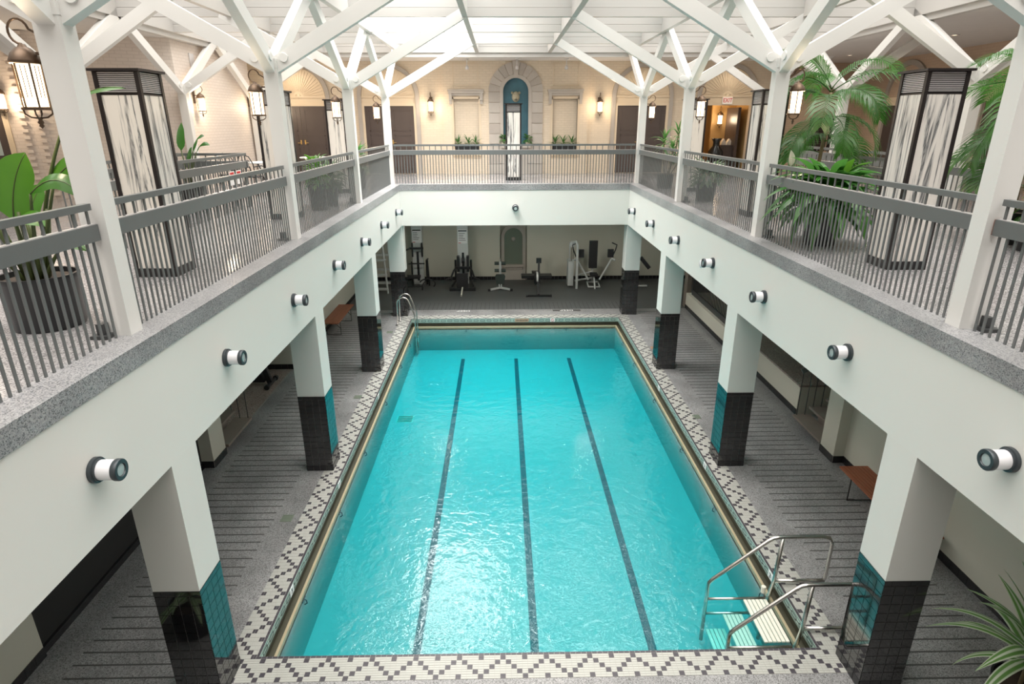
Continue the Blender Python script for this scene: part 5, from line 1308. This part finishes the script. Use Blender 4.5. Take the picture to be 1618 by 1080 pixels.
# vase and side cabinet in the corridor
t = thing('floor_vase', 'tall black glazed vase inside the corridor', 'vase', (7.22, 22.35, ZL))
MB().lathe([(0, 0), (0.13, 0), (0.2, 0.2), (0.27, 0.5), (0.26, 0.68), (0.12, 0.86), (0.11, 1.0), (0.18, 1.12), (0.16, 1.12), (0.09, 1.0), (0, 0.95)], n=28).build('body', 'vase_glaze', t, smooth=True)
t = thing('side_cabinet', 'dark cabinet with folded towels in the corridor', 'cabinet', (7.68, 22.75, ZL))
MB().box(-0.22, 0.17, -0.25, 0.25, 0, 0.85).build('body', 'door_brown', t); MB().box(-0.25, 0.2, -0.28, 0.28, 0.85, 0.89).build('top', 'door_brown', t)
for k in (0, 1): 
    m = MB(); m.prism([(-0.18+k*0.2, 0.89), (0.0+k*0.2, 0.89), (-0.03+k*0.2, 1.02), (-0.09+k*0.2, 1.1), (-0.15+k*0.2, 1.0)], -0.1, 0.08); m.build('towel', 'towel', t)
# left gallery wall: door, quoins   (the wall runs from (-13.5,13.2) to (-8.22,16.0))
wd = Vector((5.28, 2.8, 0)).normalized(); wa = math.atan2(wd.y, wd.x)
def on_left(d): return Vector((-13.5, 13.2, 0))+wd*d
o = on_left(1.95)
dr = struct(MB().box(-0.5, 0.5, -0.06, -0.001, 0, 2.12).build('door_1', 'door_brown'), 'dark door with narrow blue pane at the far left')
dr.location = (o.x, o.y, ZL); dr.rotation_euler = (0, 0, wa)
MB().box(0.22, 0.36, -0.066, -0.06, 1.0, 1.7).build('pane', 'sconce_lens', dr)
m = MB(); m.box(-0.6, -0.5, -0.09, 0, 0, 2.2); m.box(0.5, 0.6, -0.09, 0, 0, 2.2); m.box(-0.6, 0.6, -0.09, 0, 2.12, 2.22); m.build('door_frame', 'cream_trim', dr)
qs = struct(MB().box(-0.2, 0.2, -0.012, 0, 0, 3.54).build('trim_5', 'brick_pink'), 'toothed brick quoin strip on the left wall')
o = on_left(2.95); qs.location = (o.x, o.y, ZL); qs.rotation_euler = (0, 0, wa)
qb = MB().box(-0.055, 0.055, -0.06, 0.0, 0.0, 0.07).mesh('brick', 'brick_pink')
for k in range(24):
    link('brick', qb, qs, (-0.145, -0.012, k*0.147+0.01)); link('brick', qb, qs, (0.145, -0.012, k*0.147+0.083))
m = MB(); m.box(-0.12, 0.12, -0.02, 0, -0.16, 0.16); g = m.build('vent_grille', 'louvre_silver'); tag(g, 'small square grey vent high on the pale brick block', 'vent'); g.location = (-8.215, 16.95, 7.12); g.rotation_euler = (0, 0, PI/2)
# right gallery wall: arched doors, shutters
def right_arch(y, label):
    t = thing('arched_doorway', label, 'doorway', (12.3, y, ZL), -PI/2)
    m = MB(); arch_band(m, 0, 0.9, 1.05, 0, 2.4, -0.07, 0, 20); m.weld().build('stone_surround', 'sandstone', t)
    MB().box(-0.85, 0.85, -0.03, 0, 0, 2.15).build('door_leaf', 'door_brown', t)
    m = MB(); m.box(-0.92, 0.92, -0.05, 0, 2.15, 2.4); m.build('transom', 'cream_trim', t)
    m = MB(); m.box(-0.03, 0.03, -0.06, -0.03, 0.9, 1.5); m.build('pull_handle', 'brass', t)
right_arch(20.2, 'arched dark doorway in the right tan wall behind the palm')
right_arch(15.9, 'arched dark doorway in the right tan wall beyond the right edge palm')
t = thing('shutters', 'dark louvred shutter pair on the tan wall behind the palm', 'shutters', (11.2, 22.5, 4.65))
for s in (-1, 1):
    sh = MB().box(s*0.36-0.33, s*0.36+0.33, -0.04, 0, 0, 1.1).build('shutter', 'bronze', t)
    for k in range(13): MB().box(s*0.36-0.27, s*0.36+0.27, -0.06, -0.03, 0.06+k*0.078, 0.09+k*0.078).build('slat', 'door_brown', sh)
# recessed downlights in the gallery ceiling
k = 0
for (x, y, w) in ((-10.4, 11.0, 1), (-10.6, 6.5, 1), (-9.9, 18.8, 1), (10.2, 20.0, 1), (10.2, 15.5, 1), (10.2, 11.0, 1), (10.2, 6.5, 1), (-4.1, 21.0, .2), (4.4, 21.0, .2), (-7.1, 21.1, .3), (7.2, 21.1, .2)):
    zone = 0 if x < -8 else (1 if x > 8 else 2)
    lb = {(-10.4, 11.0): 'in the left gallery ceiling beyond the nearest lantern', (-10.6, 6.5): 'in the left gallery ceiling closest to the camera', (-9.9, 18.8): 'in the left ceiling behind the pale brick block',
          (10.2, 20.0): 'in the far right corner of the gallery ceiling', (10.2, 15.5): 'in the right ceiling beyond the tall palm', (10.2, 11.0): 'in the right ceiling over the edge palm', (10.2, 6.5): 'in the right ceiling closest to the camera',
          (-4.1, 21.0): 'before the dark doors left of the niche', (4.4, 21.0): 'before the dark doors right of the niche', (-7.1, 21.1): 'before the far left dark doors', (7.2, 21.1): 'before the exit sign'}[(x, y)]
    t = thing('downlight', 'recessed ceiling downlight '+lb, 'downlight', (x, y, ZC+0.02), group=['downlights of the left gallery', 'downlights of the right gallery', 'downlights before the back wall'][zone])
    MB().lathe([(0.06, -0.012), (0.1, -0.012), (0.1, 0.0), (0.06, 0.0), (0.06, -0.012)], n=20).build('trim_ring', 'louvre_silver', t)
    MB().lathe([(0, -0.004), (0.06, -0.004)], n=16).build('lens', 'lantern_glow', t)
    l = D.lights.new('downlight_lamp', 'SPOT'); l.energy = 150*w; l.color = (1, 0.87, 0.70); l.spot_size = 2.7; l.spot_blend = 0.8; l.shadow_soft_size = 0.08
    lo = D.objects.new('downlight_lamp', l); COL.objects.link(lo); lo.location = (x, y, ZC-0.03)
# added fill lamps that brighten the gym, hidden from view by the far beam
for (x, y, e, lb) in ((-2.5, 19.0, 85, 'left'), (0.8, 19.0, 85, 'middle'), (3.8, 19.0, 85, 'right')):
    t = thing('gym_fill_light', f'added fill light over the exercise area, {lb} of three', 'ceiling light', (x, y, 3.4), group='added fill lights over the exercise area')
    MB().lathe([(0, -0.05), (0.13, -0.045), (0.16, 0)], n=20).build('diffuser', 'lantern_glow', t, smooth=True)
    l = D.lights.new('gym_fill_lamp', 'SPOT'); l.energy = e; l.color = (1, 0.95, 0.85); l.spot_size = 2.9; l.spot_blend = 0.6; l.shadow_soft_size = 0.15
    lo = D.objects.new('gym_fill_lamp', l); COL.objects.link(lo); lo.location = (x, y, 3.3)
# small fittings
o = MB().lathe([(0, 0), (0.07, 0), (0.07, 0.012), (0.06, 0.018), (0, 0.02)], n=24, axis='x').build('cover_plate', 'sconce_white', None, auto=40)
tag(o, 'small round white cover plate on the right beam', 'cover plate'); o.location = (WX, 11.05, 3.13); o.rotation_euler = (0, 0, PI)
t = thing('wall_speaker', 'black speaker on a white bracket high on the right tan wall', 'speaker', (12.3, 17.6, 6.95), -PI/2)
MB().box(-0.10, 0.12, -0.28, -0.10, -0.18, 0.18).build('cabinet', 'machine_dark', t); MB().tube([(-0.02, 0, -0.1), (-0.05, -0.2, -0.12), (-0.14, -0.22, 0.12), (-0.08, 0, 0.15)], 0.02, 8).build('bracket', 'machine_grey', t)
